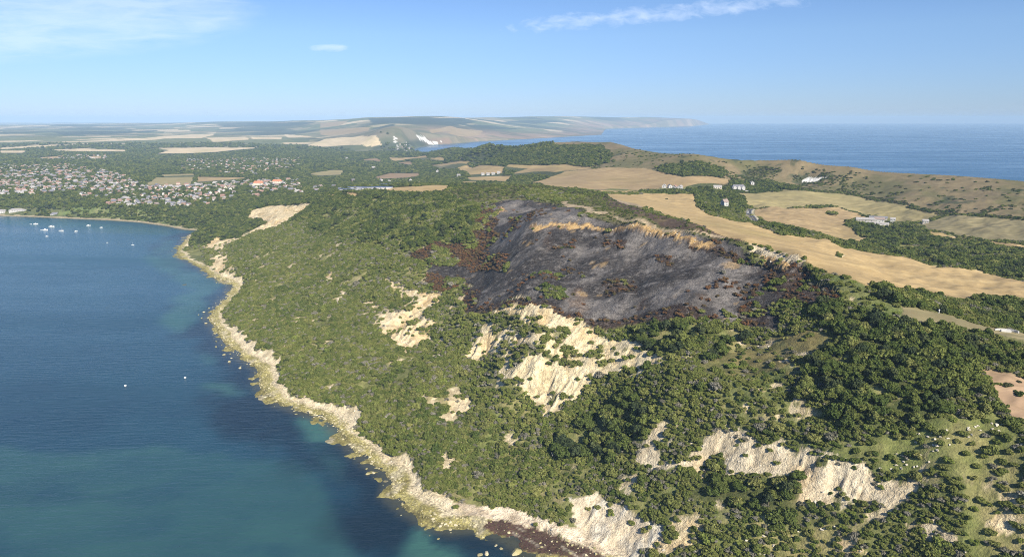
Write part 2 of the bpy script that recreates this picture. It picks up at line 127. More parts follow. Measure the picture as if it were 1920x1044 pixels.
FIELDS=[('straw',[(129.2,986.2),(227.7,1135.7),(316.3,1171.4),(266.7,976.0),(249.9,862.5),(273.5,821.6),(279.2,752.8),(290.1,720.9),(350.5,752.3),(341.9,703.6),(368.2,715.8),(417.0,696.9),(429.4,669.5),(469.2,651.4),(471.3,613.1),(476.7,583.4),(416.4,506.8),(394.4,509.5),(361.0,504.4),(338.1,489.2),(311.0,499.9),(244.0,422.9),(224.8,420.9),(207.7,467.1),(184.3,524.8),(174.5,547.3),(157.7,596.0),(164.1,777.9),(142.2,818.7),(130.7,905.2)]),('palegreen',[(412.8,1269.6),(547.6,1319.1),(638.7,1321.1),(661.6,1232.0),(676.4,1146.4),(683.1,1075.1),(630.3,1044.6),(615.2,1086.7),(601.8,1138.8),(595.6,1168.1),(573.3,1193.7),(535.8,1179.6),(470.7,1134.2),(381.8,1076.1),(391.3,1137.1),(407.4,1213.6)]),('tan',[(378.7,1067.3),(467.9,1127.2),(570.6,1187.8),(591.0,1162.4),(591.9,1128.2),(523.1,1060.9),(480.0,963.3),(459.6,894.4),(467.0,876.8),(426.0,827.1),(387.0,810.9),(362.2,818.8),(343.4,837.5),(319.1,849.5),(333.8,933.7)]),('olive',[(681.7,1062.0),(705.0,1008.2),(752.5,941.5),(679.0,843.7),(669.5,880.7),(636.0,906.5),(611.1,943.6),(591.0,963.7),(622.2,1030.5)]),('straw',[(586.3,955.6),(604.6,933.0),(631.8,897.0),(665.7,826.3),(637.3,789.3),(627.0,822.1),(589.7,872.2),(572.0,919.1)]),('tan',[(40.3,1572.5),(89.6,1650.6),(135.4,1698.3),(226.7,1629.1),(297.3,1557.1),(326.8,1455.1),(347.2,1399.0),(429.3,1430.2),(459.6,1437.1),(427.9,1376.3),(369.2,1346.0),(311.1,1289.7),(234.1,1252.2),(150.4,1314.5),(92.9,1326.8)]),('tan',[(-10.2,1873.6),(64.0,1925.0),(206.1,1666.4),(135.9,1704.9),(105.7,1705.6),(56.1,1813.3)]),('straw',[(101.3,1263.9),(166.5,1257.7),(229.0,1224.8),(216.8,1158.5),(126.8,1016.4)]),('straw',[(-194.2,2438.1),(-151.0,2443.9),(-66.2,2141.1),(-23.4,2019.3),(-22.9,1970.6),(-29.8,1926.2),(-126.6,2042.7),(-151.7,2253.2)]),('straw',[(-132.5,1964.4),(-4.2,1824.3),(-13.1,1685.3),(-110.1,1841.5)]),('straw',[(-23.9,2065.2),(60.4,1954.5),(136.4,1764.8),(128.3,1746.9),(-20.4,2033.0)]),('tan',[(-324.3,2744.3),(-225.5,2586.1),(-152.4,2468.1),(-151.3,2448.9),(-265.6,2584.0)]),('straw',[(-633.4,3528.7),(-507.5,3413.0),(-394.2,3199.7),(-373.4,3087.3),(-486.3,3268.6),(-553.1,3259.3)]),('straw',[(-377.2,3059.0),(-303.9,2965.0),(-251.5,2764.6),(-294.2,2867.9)]),('brown',[(-520.0,3104.7),(-456.9,3068.9),(-416.4,2948.1),(-432.3,2900.1)]),('brown',[(-742.1,3341.9),(-675.2,3463.0),(-607.3,3253.1),(-665.8,3320.2)]),('brown',[(-460.8,2285.6),(-438.0,2491.3),(-336.6,2455.3),(-312.5,2371.9),(-338.0,2257.8),(-423.4,2209.5)]),('straw',[(-243.7,1203.7),(-216.4,1264.2),(-178.8,1270.3),(-134.9,1521.4),(-105.0,1163.2),(-121.6,1076.1),(-139.9,1081.0),(-190.1,1129.5),(-236.5,1190.8)]),('straw',[(-331.4,1249.4),(-254.5,1157.0),(-256.1,1139.6),(-318.6,1200.2)]),('straw',[(-136.0,1520.8),(-128.4,1797.3),(-85.8,1752.6),(-103.7,1667.5)]),('palegreen',[(-1024.9,1918.7),(-1136.7,2187.4),(-1019.0,2201.2),(-918.5,1970.2),(-898.1,1903.0)]),('palegreen',[(-1183.7,2314.5),(-1091.2,2359.6),(-1046.2,2276.4),(-1138.7,2235.4)]),('tan',[(-1006.6,2200.0),(-831.8,2175.5),(-853.3,2086.1),(-924.2,2006.7)]),('palegreen',[(-711.5,2404.5),(-692.3,2631.8),(-643.9,2642.0),(-593.3,2408.3),(-652.8,2339.6)]),('pale',[(-2264.9,4420.8),(-1952.3,4483.4),(-1659.8,4531.1),(-1606.8,4329.4),(-1724.5,4004.3),(-1798.9,3897.2),(-1972.8,3843.9),(-2062.3,4172.6)]),('pale',[(-2816.6,4247.6),(-2706.2,4404.0),(-2350.3,4235.8),(-2267.4,4056.2),(-2459.8,4034.1),(-2658.8,4068.7)]),('pale',[(-3013.7,4083.4),(-2890.9,4133.0),(-2716.5,3850.6),(-2848.6,3857.0)]),('pale',[(-3297.3,4472.4),(-3261.8,4759.6),(-3126.9,4834.1),(-3149.0,4269.0)]),('pale',[(-3416.5,5181.2),(-3332.6,5660.6),(-3284.8,6339.0),(-3389.1,7917.7),(-3222.8,7567.2),(-2908.4,5691.7),(-3228.9,5264.8)]),('pale',[(-2981.4,5809.4),(-3308.8,6898.1),(-3238.4,7563.1),(-3001.9,7007.0),(-2765.1,6089.7)]),('pale',[(-2836.3,6422.0),(-2550.0,6664.2),(-2111.0,5589.4),(-2250.0,5240.9)]),('pale',[(-2503.8,6676.9),(-2069.6,6287.1),(-1874.1,5649.7),(-2122.0,5688.7)]),('pale',[(-2392.6,7326.8),(-1857.8,6508.2),(-1954.8,6078.5)]),('pale',[(-1483.3,4995.1),(-1498.3,5588.9),(-1356.9,5539.0),(-1135.6,5263.7),(-865.7,4624.0),(-975.3,4654.4),(-1200.3,4888.6),(-1328.1,4805.6)]),('tan',[(-2145.6,7805.7),(-1366.8,6735.2),(-1218.3,5930.6),(-1663.4,6396.2),(-1895.3,6884.1)]),('tan',[(-2621.9,9560.0),(-2088.3,8933.7),(-2009.2,8158.2),(-2270.2,8264.8)]),('tan',[(-748.5,6325.7),(-648.8,7399.3),(-547.0,7167.0),(-632.7,6370.4),(-685.2,5899.0)]),('tan',[(-601.6,7167.8),(-319.2,7600.4),(-324.7,7077.2),(-478.5,6254.0),(-578.3,6305.1)]),('straw',[(-946.1,2139.6),(-830.9,2164.1),(-850.4,2107.4),(-922.6,2085.5)]),('pink',[(242.7,335.4),(249.5,327.6),(263.1,311.4),(238.5,278.4),(229.4,290.4),(232.7,306.2)]),('olive',[(231.4,391.1),(253.3,389.7),(276.2,385.0),(303.6,387.0),(311.1,373.6),(283.0,359.5),(270.1,371.3),(235.7,370.4),(223.7,376.3)]),('straw',[(-2338.9,3430.4),(-2313.0,3533.3),(-2180.4,3336.3),(-2239.7,3283.2)]),('straw',[(-2172.8,3548.8),(-2134.9,3610.2),(-2020.2,3413.8),(-2054.7,3353.6)])]
CLIFFS=[('cream',[(-510.3,1298.6),(-513.8,1366.1),(-483.3,1362.9),(-417.4,1291.7),(-349.3,1197.5),(-357.9,1161.0),(-372.7,1148.1),(-391.3,1128.3),(-448.8,1152.0),(-466.2,1148.5),(-435.9,1168.4),(-442.9,1204.6)]),('cream',[(-532.6,1164.4),(-514.0,1197.0),(-487.8,1151.3),(-494.6,1101.8),(-512.9,1112.9)]),('cream',[(-143.4,727.1),(-119.8,693.9),(-96.9,665.2),(-63.3,644.2),(-72.8,629.8),(-83.0,612.2),(-71.6,585.3),(-71.0,566.7),(-81.3,559.7),(-88.9,545.8),(-107.3,571.5),(-113.8,590.2),(-125.7,609.6),(-123.6,637.8),(-100.3,624.5),(-92.7,633.0),(-97.1,654.2),(-120.5,673.8)]),('cream',[(-162.2,682.5),(-152.7,682.4),(-128.2,651.6),(-131.9,642.9),(-146.5,660.1)]),('white',[(-190.2,700.2),(-185.1,730.0),(-179.0,721.5),(-183.9,691.0)]),('cream',[(-221.1,787.8),(-217.0,807.7),(-206.1,784.4),(-209.8,763.8)]),('cream',[(-59.9,605.7),(-47.4,625.1),(-43.2,608.2),(-55.8,597.7)]),('cream',[(-68.9,560.3),(-59.6,565.5),(-48.8,552.2),(-59.4,548.7)]),('cream',[(-40.1,516.5),(-29.1,529.9),(-26.8,547.3),(-9.5,531.5),(-9.1,505.5),(-19.1,504.6),(-31.2,510.0)]),('yellow',[(-15.8,554.9),(14.4,524.4),(43.7,497.9),(53.2,483.0),(76.3,461.7),(89.4,437.2),(100.3,405.1),(91.6,402.5),(77.8,406.8),(67.2,426.3),(57.3,431.7),(49.3,429.3),(30.3,413.8),(21.2,412.5),(16.2,430.1),(5.2,441.7),(-10.0,461.5),(-8.6,472.4),(-2.0,482.0),(-12.5,505.0),(-23.0,506.7),(-39.1,514.2),(-29.1,529.9),(-26.7,546.0),(-13.1,537.0)]),('white',[(64.2,351.3),(81.5,360.9),(94.0,355.2),(87.8,348.4),(100.5,335.3),(103.4,338.4),(114.0,339.8),(124.5,328.7),(140.1,315.9),(150.4,305.7),(165.7,293.8),(168.3,286.1),(178.2,278.9),(174.2,270.2),(164.3,274.4),(159.5,278.7),(148.8,285.2),(139.4,289.1),(138.2,300.3),(124.5,309.7),(111.3,315.9),(103.3,318.2),(98.3,325.4),(95.9,330.5),(76.5,337.9)]),('white',[(168.7,265.6),(174.7,263.4),(181.7,256.1),(183.4,250.8),(181.4,248.5),(175.5,253.9)]),('grey',[(29.7,339.1),(47.0,339.7),(58.6,329.0),(72.5,314.3),(80.3,309.0),(74.8,302.3),(64.4,303.5),(52.0,291.2),(45.4,301.2),(35.0,318.4),(31.5,327.4)]),('cream',[(82.9,300.3),(89.4,296.1),(90.7,287.5),(77.5,294.9)]),('cream',[(124.7,345.9),(128.1,346.1),(129.0,341.6),(125.2,341.5)]),('cream',[(134.4,350.4),(138.5,352.3),(137.3,347.1),(134.5,347.2)]),('cream',[(311.3,652.6),(307.6,628.3),(285.5,589.2)]),('cream',[(209.5,411.8),(211.1,408.2),(209.7,400.8),(207.7,404.9)]),('cream',[(156.8,376.6),(160.9,375.6),(157.7,368.6),(154.5,369.3)]),('cream',[(197.6,253.3),(203.5,253.0),(206.4,247.7),(202.6,244.5),(196.0,247.8)]),('cream',[(67.4,305.8),(79.3,299.9),(86.9,288.0),(63.7,299.2)]),('cream',[(-478.7,1085.1),(-437.1,1025.9),(-398.1,938.9),(-363.7,891.3),(-368.9,882.5),(-412.0,934.7),(-445.5,986.5)]),('cream',[(-479.7,1166.2),(-448.8,1152.0),(-467.0,1111.0),(-470.3,1050.8),(-504.5,1102.0),(-506.6,1158.2)]),('cream',[(-424.3,1170.8),(-391.5,1157.6),(-397.0,1131.9),(-432.0,1139.3),(-458.1,1146.8),(-471.4,1174.1)]),('cream',[(-46.0,457.0),(-31.1,463.9),(-20.7,448.5),(-29.8,442.2),(-41.1,444.8)]),('cream',[(73.2,309.2),(88.1,305.5),(96.5,297.4),(86.7,298.6)]),('cream',[(144.1,273.8),(150.1,266.4),(152.0,260.2),(145.7,266.4)]),('chalk',[(-819.1,4790.3),(-795.6,4721.6),(-792.0,4641.8),(-782.2,4646.5),(-786.3,4730.5),(-809.9,4801.1)]),('chalk',[(-737.0,5443.0),(-714.9,5629.1),(-578.9,5852.4),(-659.3,5654.2),(-727.1,5395.2)]),('chalk',[(-558.0,4193.2),(-580.5,4903.9),(-522.4,5074.2),(-408.7,3495.3),(-485.7,3691.7)]),('chalk',[(612.2,1468.8),(635.0,1462.1),(652.1,1431.9),(638.8,1430.9),(624.0,1434.1),(615.9,1460.7)]),('orange',[(15.6,659.2),(43.8,653.6),(70.7,640.8),(97.8,620.0),(127.0,596.2),(146.9,563.1),(164.7,539.4),(161.8,536.5),(141.8,559.4),(126.0,590.6),(92.8,619.0),(60.5,638.5),(40.8,647.3),(20.6,651.3)]),('white',[(181.8,526.1),(197.2,517.5),(203.8,468.6),(199.7,467.1),(190.0,496.7),(180.9,517.1)]),('orange',[(187.5,506.6),(193.6,496.2),(195.4,470.1),(191.6,469.5),(187.0,488.0)]),('orange',[(-16.8,855.8),(-8.2,868.6),(-10.4,830.3),(-18.9,803.3),(-21.4,776.4),(-23.4,783.2),(-18.2,826.2)])]
VEGIN=[[(-24.9,557.7),(-4.4,536.6),(10.3,507.7),(27.8,486.6),(26.6,478.9),(10.1,492.8),(-6.4,520.3)],[(-9.2,510.0),(5.9,481.2),(26.4,458.1),(15.2,460.4),(-4.1,493.2)],[(38.5,468.9),(47.5,462.5),(45.2,457.5),(34.2,462.3)],[(71.0,429.2),(80.5,423.7),(82.5,414.9),(73.2,420.0)],[(79.0,351.1),(86.0,349.8),(97.8,337.8),(93.1,335.3),(81.9,343.1)],[(104.9,332.7),(113.3,328.7),(111.1,320.0),(104.4,325.1)],[(148.3,304.7),(154.0,300.3),(150.6,297.7),(146.1,302.0)],[(19.1,463.4),(51.8,448.1),(47.9,445.3),(22.6,456.6)],[(47.0,339.7),(55.9,341.0),(60.2,330.9),(51.9,332.2)],[(-97.0,612.4),(-86.6,609.4),(-86.2,598.5),(-93.8,599.8)]]
BURNT=[(-20.1,774.8),(-47.2,899.8),(-9.3,917.5),(23.5,883.9),(57.2,831.0),(68.8,669.6),(64.4,655.1),(85.3,645.3),(114.5,605.2),(151.1,562.6),(172.7,541.2),(178.8,515.6),(187.3,488.8),(196.3,452.7),(195.6,421.0),(175.2,423.0),(165.3,411.7),(155.4,423.6),(143.2,436.8),(113.1,461.3),(90.4,472.5),(78.6,477.5),(53.6,488.2),(28.4,516.6),(0.4,549.3),(-30.6,572.2),(-26.7,602.1),(-53.7,669.6),(-89.8,701.4),(-75.3,727.3),(-40.2,723.4),(-14.3,721.7)]
HEATH=[(-134.4,1077.5),(-89.6,1150.8),(-11.9,1528.3),(91.3,1303.3),(129.2,986.2),(142.2,818.7),(157.7,596.0),(184.3,524.8),(207.7,467.1),(214.7,438.8),(202.3,469.5),(179.4,517.6),(172.7,541.2),(147.4,565.2),(98.1,621.9),(68.3,664.1),(56.6,822.1),(-9.3,917.5),(-57.8,923.4),(-84.6,984.5)]
BROWNHEATH=[(115.9,928.3),(142.2,818.7),(157.7,596.0),(184.3,524.8),(175.0,538.9),(148.9,571.7),(117.9,625.2),(113.7,807.2)]
DOWN=[(124.7,940.2),(195.3,1809.1),(231.9,1884.5),(1103.6,6697.0),(1265.6,5890.7),(436.3,1573.4),(531.1,1563.6),(625.3,1498.0),(709.5,1432.4),(781.7,1363.1),(822.0,1273.8),(862.7,1202.6),(910.0,1152.5),(748.6,936.3),(708.8,1014.0),(679.5,1152.1),(665.2,1239.1),(640.6,1325.4),(554.3,1325.4),(532.8,1428.2),(464.4,1441.4),(430.8,1435.5),(360.0,1407.1),(316.3,1486.0),(301.3,1559.2),(227.6,1636.1)]
MAROON=[(-8.8,334.7),(0.0,332.7),(11.4,325.7),(27.9,316.5),(45.9,304.7),(52.5,295.0),(33.0,296.5),(13.2,297.0),(6.8,307.0),(-1.1,317.0),(-15.8,326.3)]
FARWOOD=[[(-1874.2,9124.1),(-1498.7,8957.3),(-1202.3,8782.7),(-658.7,9620.2),(-460.5,9302.1),(-626.9,7473.7),(-958.2,6983.8),(-1490.2,7521.9)],[(-1294.7,6526.1),(-1174.0,7002.4),(-801.9,4716.1),(-871.7,4638.6),(-1095.3,5149.3)],[(-4345.2,11405.3),(-3726.4,11118.8),(-2675.1,9755.6),(-2872.5,9418.0),(-3573.9,9761.5)],[(-177.3,11640.4),(478.6,12575.2),(1257.9,13764.2),(351.1,11518.5)],[(-5151.7,7839.8),(-4855.6,8364.5),(-4630.6,9188.7),(-4006.8,7708.9),(-4158.6,7156.2),(-4356.5,6780.5)],[(-2152.7,3832.4),(-2035.2,3949.1),(-1775.5,3845.9),(-1726.0,3556.7),(-1985.4,3580.6)],[(-607.3,7969.0),(-212.2,9275.2),(144.4,9458.4),(-355.9,7771.2)]]
PALEB=[[(-33.4,349.3),(-3.6,341.6),(9.3,334.6),(24.8,326.0),(34.7,321.3),(46.9,312.7),(53.7,302.7),(45.9,304.7),(27.9,316.1),(11.4,325.5),(-6.7,334.1),(-23.6,336.9)]]
SAND=[[(130.1,895.4),(139.2,868.7),(152.7,805.9),(158.6,784.4),(169.5,771.7),(167.0,751.5),(151.4,766.1),(136.6,812.0),(129.3,870.8)],[(64.3,821.8),(87.9,801.5),(78.7,668.8),(93.6,662.7),(91.6,655.4),(75.4,662.8),(70.7,693.7)],[(60.2,855.4),(74.1,822.9),(95.2,800.0),(79.4,674.9),(71.3,791.0),(60.3,837.6)],[(91.4,665.4),(102.8,638.2),(116.2,615.5),(128.0,601.4),(152.0,566.4),(163.2,558.0),(147.9,567.6),(115.0,608.3),(99.9,635.1)],[(152.6,568.6),(170.3,559.8),(177.3,539.6),(166.2,552.9)]]
SCORCH=[(1.0,[(-121.2,760.8),(-88.6,770.7),(-47.2,743.8),(-14.3,721.7),(-31.0,708.5),(0.0,625.4),(-4.9,610.2),(-31.8,663.5),(-55.3,692.0),(-91.5,716.2)]),(1.0,[(-89.4,698.6),(-48.3,669.6),(-52.3,650.4),(-67.2,641.7),(-83.0,666.2)]),(0.5,[(187.2,499.6),(201.8,468.0),(209.6,423.3),(204.8,412.1),(186.5,418.5),(179.1,443.6),(181.2,470.7)]),(0.35,[(-52.3,650.4),(-27.2,615.5),(-27.9,573.2),(28.6,518.9),(53.9,491.4),(91.3,478.2),(113.8,464.9),(142.9,439.6),(131.6,436.8),(110.5,449.6),(89.4,466.9),(53.3,484.0),(16.7,515.4),(-37.1,571.2)]),(0.6,[(-38.6,896.3),(-24.4,892.2),(-14.3,721.7),(-33.8,709.6),(-45.4,765.0)]),(0.5,[(133.0,580.0),(165.2,533.7),(185.9,495.8),(173.9,506.8),(147.9,548.0)]),(0.55,[(74.3,544.4),(98.1,531.0),(96.7,510.5),(75.8,522.5)]),(0.5,[(120.2,559.8),(130.3,545.7),(126.8,533.0),(118.5,546.3)]),(0.45,[(-3.1,776.7),(9.1,771.6),(8.1,683.6),(-2.8,710.7)]),(0.4,[(82.9,616.1),(102.0,599.5),(98.4,590.5),(81.6,605.2)]),(0.5,[(153.6,451.9),(171.9,442.7),(164.8,421.7),(151.1,431.6)])]
GREENINBURNT=[[(22.0,546.2),(39.3,543.1),(42.0,520.1),(25.4,523.0)],[(171.9,442.7),(187.7,430.2),(189.8,410.6),(178.7,406.6),(168.9,424.0)]]
GRASS=[('olivegrass',0.12,[(150.7,414.1),(175.5,398.0),(184.4,382.1),(185.7,371.1),(161.2,361.0),(147.9,348.3),(126.2,361.2),(108.1,383.8),(118.6,400.1)]),('limegrass',0.2,[(154.8,302.5),(165.3,304.6),(178.3,301.3),(194.1,294.8),(211.0,299.4),(223.5,296.0),(227.4,287.5),(235.5,274.4),(223.6,256.8),(216.2,244.7),(209.3,233.3),(202.8,222.6),(190.1,228.4),(176.8,234.5),(182.5,243.4),(188.9,254.5),(195.7,266.5),(189.3,273.5),(178.4,280.7),(169.5,291.8)]),('limegrass',0.7,[(93.5,284.8),(87.2,300.9),(106.7,298.4),(129.4,284.6),(145.9,278.7),(154.2,265.6),(155.4,248.3),(141.3,254.9),(126.3,261.7),(110.5,268.9),(93.9,276.4)]),('limegrass',0.6,[(-49.7,456.5),(-23.4,467.1),(-9.4,448.1),(14.3,425.4),(20.7,408.4),(16.5,388.8),(0.0,375.6),(-26.9,393.9),(-43.1,424.8)]),('grass',0.5,[(117.3,372.1),(153.6,363.8),(146.7,337.6),(126.1,340.9),(110.6,357.0)]),('grass',0.15,[(287.9,602.6),(223.5,435.3),(225.0,410.2),(226.5,387.9),(248.0,380.7),(235.7,370.4),(215.8,378.6),(208.6,409.7),(213.6,460.8)]),('grass',0.5,[(0.0,952.1),(38.9,999.6),(72.9,935.6),(95.0,869.0),(59.3,842.8),(27.8,889.3)]),('coastgrass',0.55,[(-1008.1,1530.4),(-939.8,1538.9),(-801.2,1481.0),(-673.3,1429.1),(-663.1,1367.6),(-799.5,1451.5),(-915.8,1493.7),(-1028.7,1522.9)])]
WOODS=[(1,'tree',[(-342.5,1217.6),(-235.6,1162.6),(-139.8,1121.5),(-86.3,1005.7),(-49.0,893.6),(-21.4,776.4),(-26.5,744.4),(-53.4,748.8),(-124.3,782.1),(-175.2,850.3),(-258.5,961.6),(-377.5,1142.5),(-368.0,1172.6)]),(0.85,'tree',[(185.4,424.1),(197.8,406.8),(210.0,385.5),(223.5,370.2),(245.4,368.5),(267.3,367.0),(296.1,354.7),(270.5,321.2),(255.9,321.3),(243.1,334.3),(216.0,307.6),(195.6,298.0),(181.9,304.0),(167.6,310.2),(151.1,334.8),(156.2,355.3),(186.8,370.3),(187.2,388.8)]),(0.8,'tree',[(52.5,418.4),(73.1,397.6),(79.9,373.1),(73.6,362.8),(58.0,357.7),(31.9,373.5),(19.8,387.7),(30.7,404.4)]),(0.6,'tree',[(77.9,336.0),(94.5,323.0),(117.2,309.2),(137.8,295.6),(147.3,282.6),(165.3,271.2),(152.9,273.3),(130.0,286.6),(114.9,296.6),(98.9,307.6),(78.5,323.9)]),(1,'tree',[(512.9,1043.2),(532.4,1016.4),(532.2,977.7),(594.4,1019.7),(580.1,947.6),(563.3,906.8),(587.2,868.5),(619.1,811.3),(627.3,776.4),(481.3,589.2),(474.0,658.3),(436.4,680.9),(424.6,709.9),(407.2,753.4),(420.7,812.7),(464.3,871.6),(459.6,901.6)]),(1,'tree',[(323.4,925.1),(319.1,849.5),(340.5,830.3),(359.4,812.2),(381.2,798.5),(420.7,812.7),(407.2,753.4),(371.1,721.6),(345.1,710.2),(353.5,758.9),(295.6,734.9),(284.6,767.9),(301.2,846.7)]),(0.95,'tree',[(313.7,1161.9),(364.6,1301.4),(438.8,1359.2),(409.0,1254.5),(398.9,1181.9),(369.6,1067.5),(321.0,928.8),(296.3,887.0),(256.4,882.8),(272.1,996.0)]),(0.8,'tree',[(340.3,1326.6),(369.4,1359.1),(466.2,1447.3),(545.0,1463.0),(568.5,1379.0),(544.7,1319.4),(510.3,1365.7),(454.6,1326.4),(427.3,1339.3),(353.6,1298.3)]),(1,'hedge',[(558.7,1354.5),(648.6,1342.8),(672.3,1253.3),(685.3,1162.8),(695.3,1081.6),(716.6,1025.8),(762.4,954.7),(748.6,936.3),(703.2,1005.3),(680.4,1057.1),(674.8,1143.6),(659.8,1228.5),(636.7,1316.7),(551.9,1319.4)]),(1,'tree',[(223.2,417.5),(241.8,419.0),(306.2,492.0),(334.1,483.3),(359.3,501.9),(376.7,494.8),(400.1,486.0),(331.9,399.8),(306.8,391.2),(282.0,393.6),(254.6,391.8),(234.9,391.7),(221.6,403.3)]),(1,'tree',[(-500.6,4823.0),(-239.5,3116.9),(-246.6,5352.6),(0.0,5555.7),(132.7,2160.7),(223.8,2083.8),(256.4,1964.5),(261.2,1785.7),(241.3,1690.0),(197.1,1700.5),(124.5,1790.0),(76.2,1974.7),(-16.0,2069.7),(-152.4,2468.1),(-247.9,2796.7)]),(0.9,'tree',[(314.5,1535.0),(387.5,1521.5),(459.5,1524.6),(476.0,1498.9),(433.8,1434.0),(348.4,1404.4),(317.7,1465.0)]),(0.7,'hedge',[(517.6,1537.8),(559.6,1540.9),(593.7,1505.5),(583.6,1492.7),(514.8,1509.2)]),(0.9,'tree',[(-33.2,1710.7),(0.0,1817.3),(81.6,1757.7),(129.7,1675.0),(70.4,1650.2),(36.8,1576.7)]),(1,'hedge',[(532.9,1183.7),(581.3,1206.7),(598.4,1173.7),(596.5,1133.6),(582.0,1144.0),(567.7,1181.6),(528.8,1174.4)]),(0.8,'hedge',[(622.2,1030.5),(682.1,1069.2),(682.1,1061.3),(621.7,1024.2)]),(0.8,'hedge',[(615.3,950.4),(640.0,912.5),(671.5,883.5),(681.1,846.5),(672.4,835.1),(663.1,871.8),(632.0,900.5),(606.8,936.5)]),(1,'hedge',[(384.9,1084.9),(473.5,1141.1),(467.9,1127.2),(377.2,1062.8)]),(1,'tree',[(104.0,456.4),(127.1,433.1),(151.2,421.0),(147.8,404.8),(120.6,395.6),(101.8,412.4),(85.7,444.8),(90.6,462.7)])]
SHALLOW=[(1,[(-166.9,469.7),(-140.4,462.3),(-123.6,444.8),(-111.8,411.7),(-102.3,390.7),(-103.4,374.5),(-119.9,387.3),(-125.1,411.7),(-149.7,441.5)]),(0.8,[(-251.4,534.7),(-229.6,530.0),(-213.0,512.0),(-217.4,499.2),(-241.0,515.3),(-260.5,530.0)]),(0.75,[(-414.6,808.0),(-407.8,907.1),(-354.5,760.1),(-336.8,669.6),(-372.6,697.4)]),(0.7,[(-578.9,1052.6),(-633.2,1250.3),(-484.2,993.1),(-380.8,885.5),(-375.4,808.0),(-458.8,907.1)]),(0.55,[(-293.1,619.8),(-272.2,600.2),(-264.1,569.7),(-279.5,583.2)]),(1,[(-370.3,426.9),(-295.3,411.7),(-237.7,423.0),(-173.0,404.5),(-139.5,408.1),(-117.2,377.7),(-103.2,342.9),(-86.9,317.9),(-68.5,295.9),(-256.5,280.2)]),(1,[(-51.7,327.5),(-39.2,317.9),(-27.7,313.3),(-21.1,295.9),(-58.0,295.9)]),(0.5,[(-110.7,404.5),(-104.0,390.7),(-109.9,387.3)]),(0.5,[(-1126.3,1492.1),(-965.0,1460.0),(-706.8,1357.5),(-637.5,1280.1),(-718.5,1280.1),(-978.0,1378.3),(-1069.5,1414.3)])]
ROAD=[(376.2,1072.3),(360.8,1034.3),(347.8,998.8),(334.6,957.8),(318.9,903.7),(308.1,856.6),(302.9,819.7),(303.9,794.5)]
TOWN=[[(-2081.9,2694.2),(-1937.9,2726.5),(-1799.2,2772.9),(-1511.8,2538.2),(-1381.7,2228.1),(-1212.3,1962.0),(-1131.4,1792.9),(-1158.3,1747.9),(-1210.9,1724.9),(-1311.1,1678.7)]]
SUBURB=[[(-2344.4,3380.5),(-2261.1,3537.4),(-2174.0,3716.2),(-1842.7,3143.4),(-2187.6,3187.8)],[(-1511.8,2538.2),(-1273.9,2251.1),(-1006.2,1874.5),(-902.5,1627.6),(-1049.6,1659.2),(-1219.5,1961.2)],[(-1006.2,1874.5),(-902.6,1935.4),(-772.6,2030.5),(-720.6,1815.7),(-612.0,1476.4),(-735.8,1490.6),(-820.9,1497.4),(-928.7,1540.7),(-925.6,1695.1)],[(-1549.2,3293.6),(-1376.8,3306.8),(-1199.3,3310.0),(-1040.1,3373.2),(-832.5,2691.5),(-852.5,2244.4),(-1043.2,2405.7),(-1275.3,2616.9)],[(-603.3,1940.6),(-438.3,1760.7),(-387.7,1381.3),(-564.4,1645.8)],[(-770.9,4563.8),(-690.0,5133.2),(-554.1,4237.3),(-617.2,4012.2)],[(-612.0,1476.4),(-735.8,1490.6),(-866.7,1516.4),(-755.8,1533.1)],[(-772.6,2030.5),(-672.9,2168.2),(-567.7,1824.3),(-555.3,1546.8),(-583.7,1525.2)]]
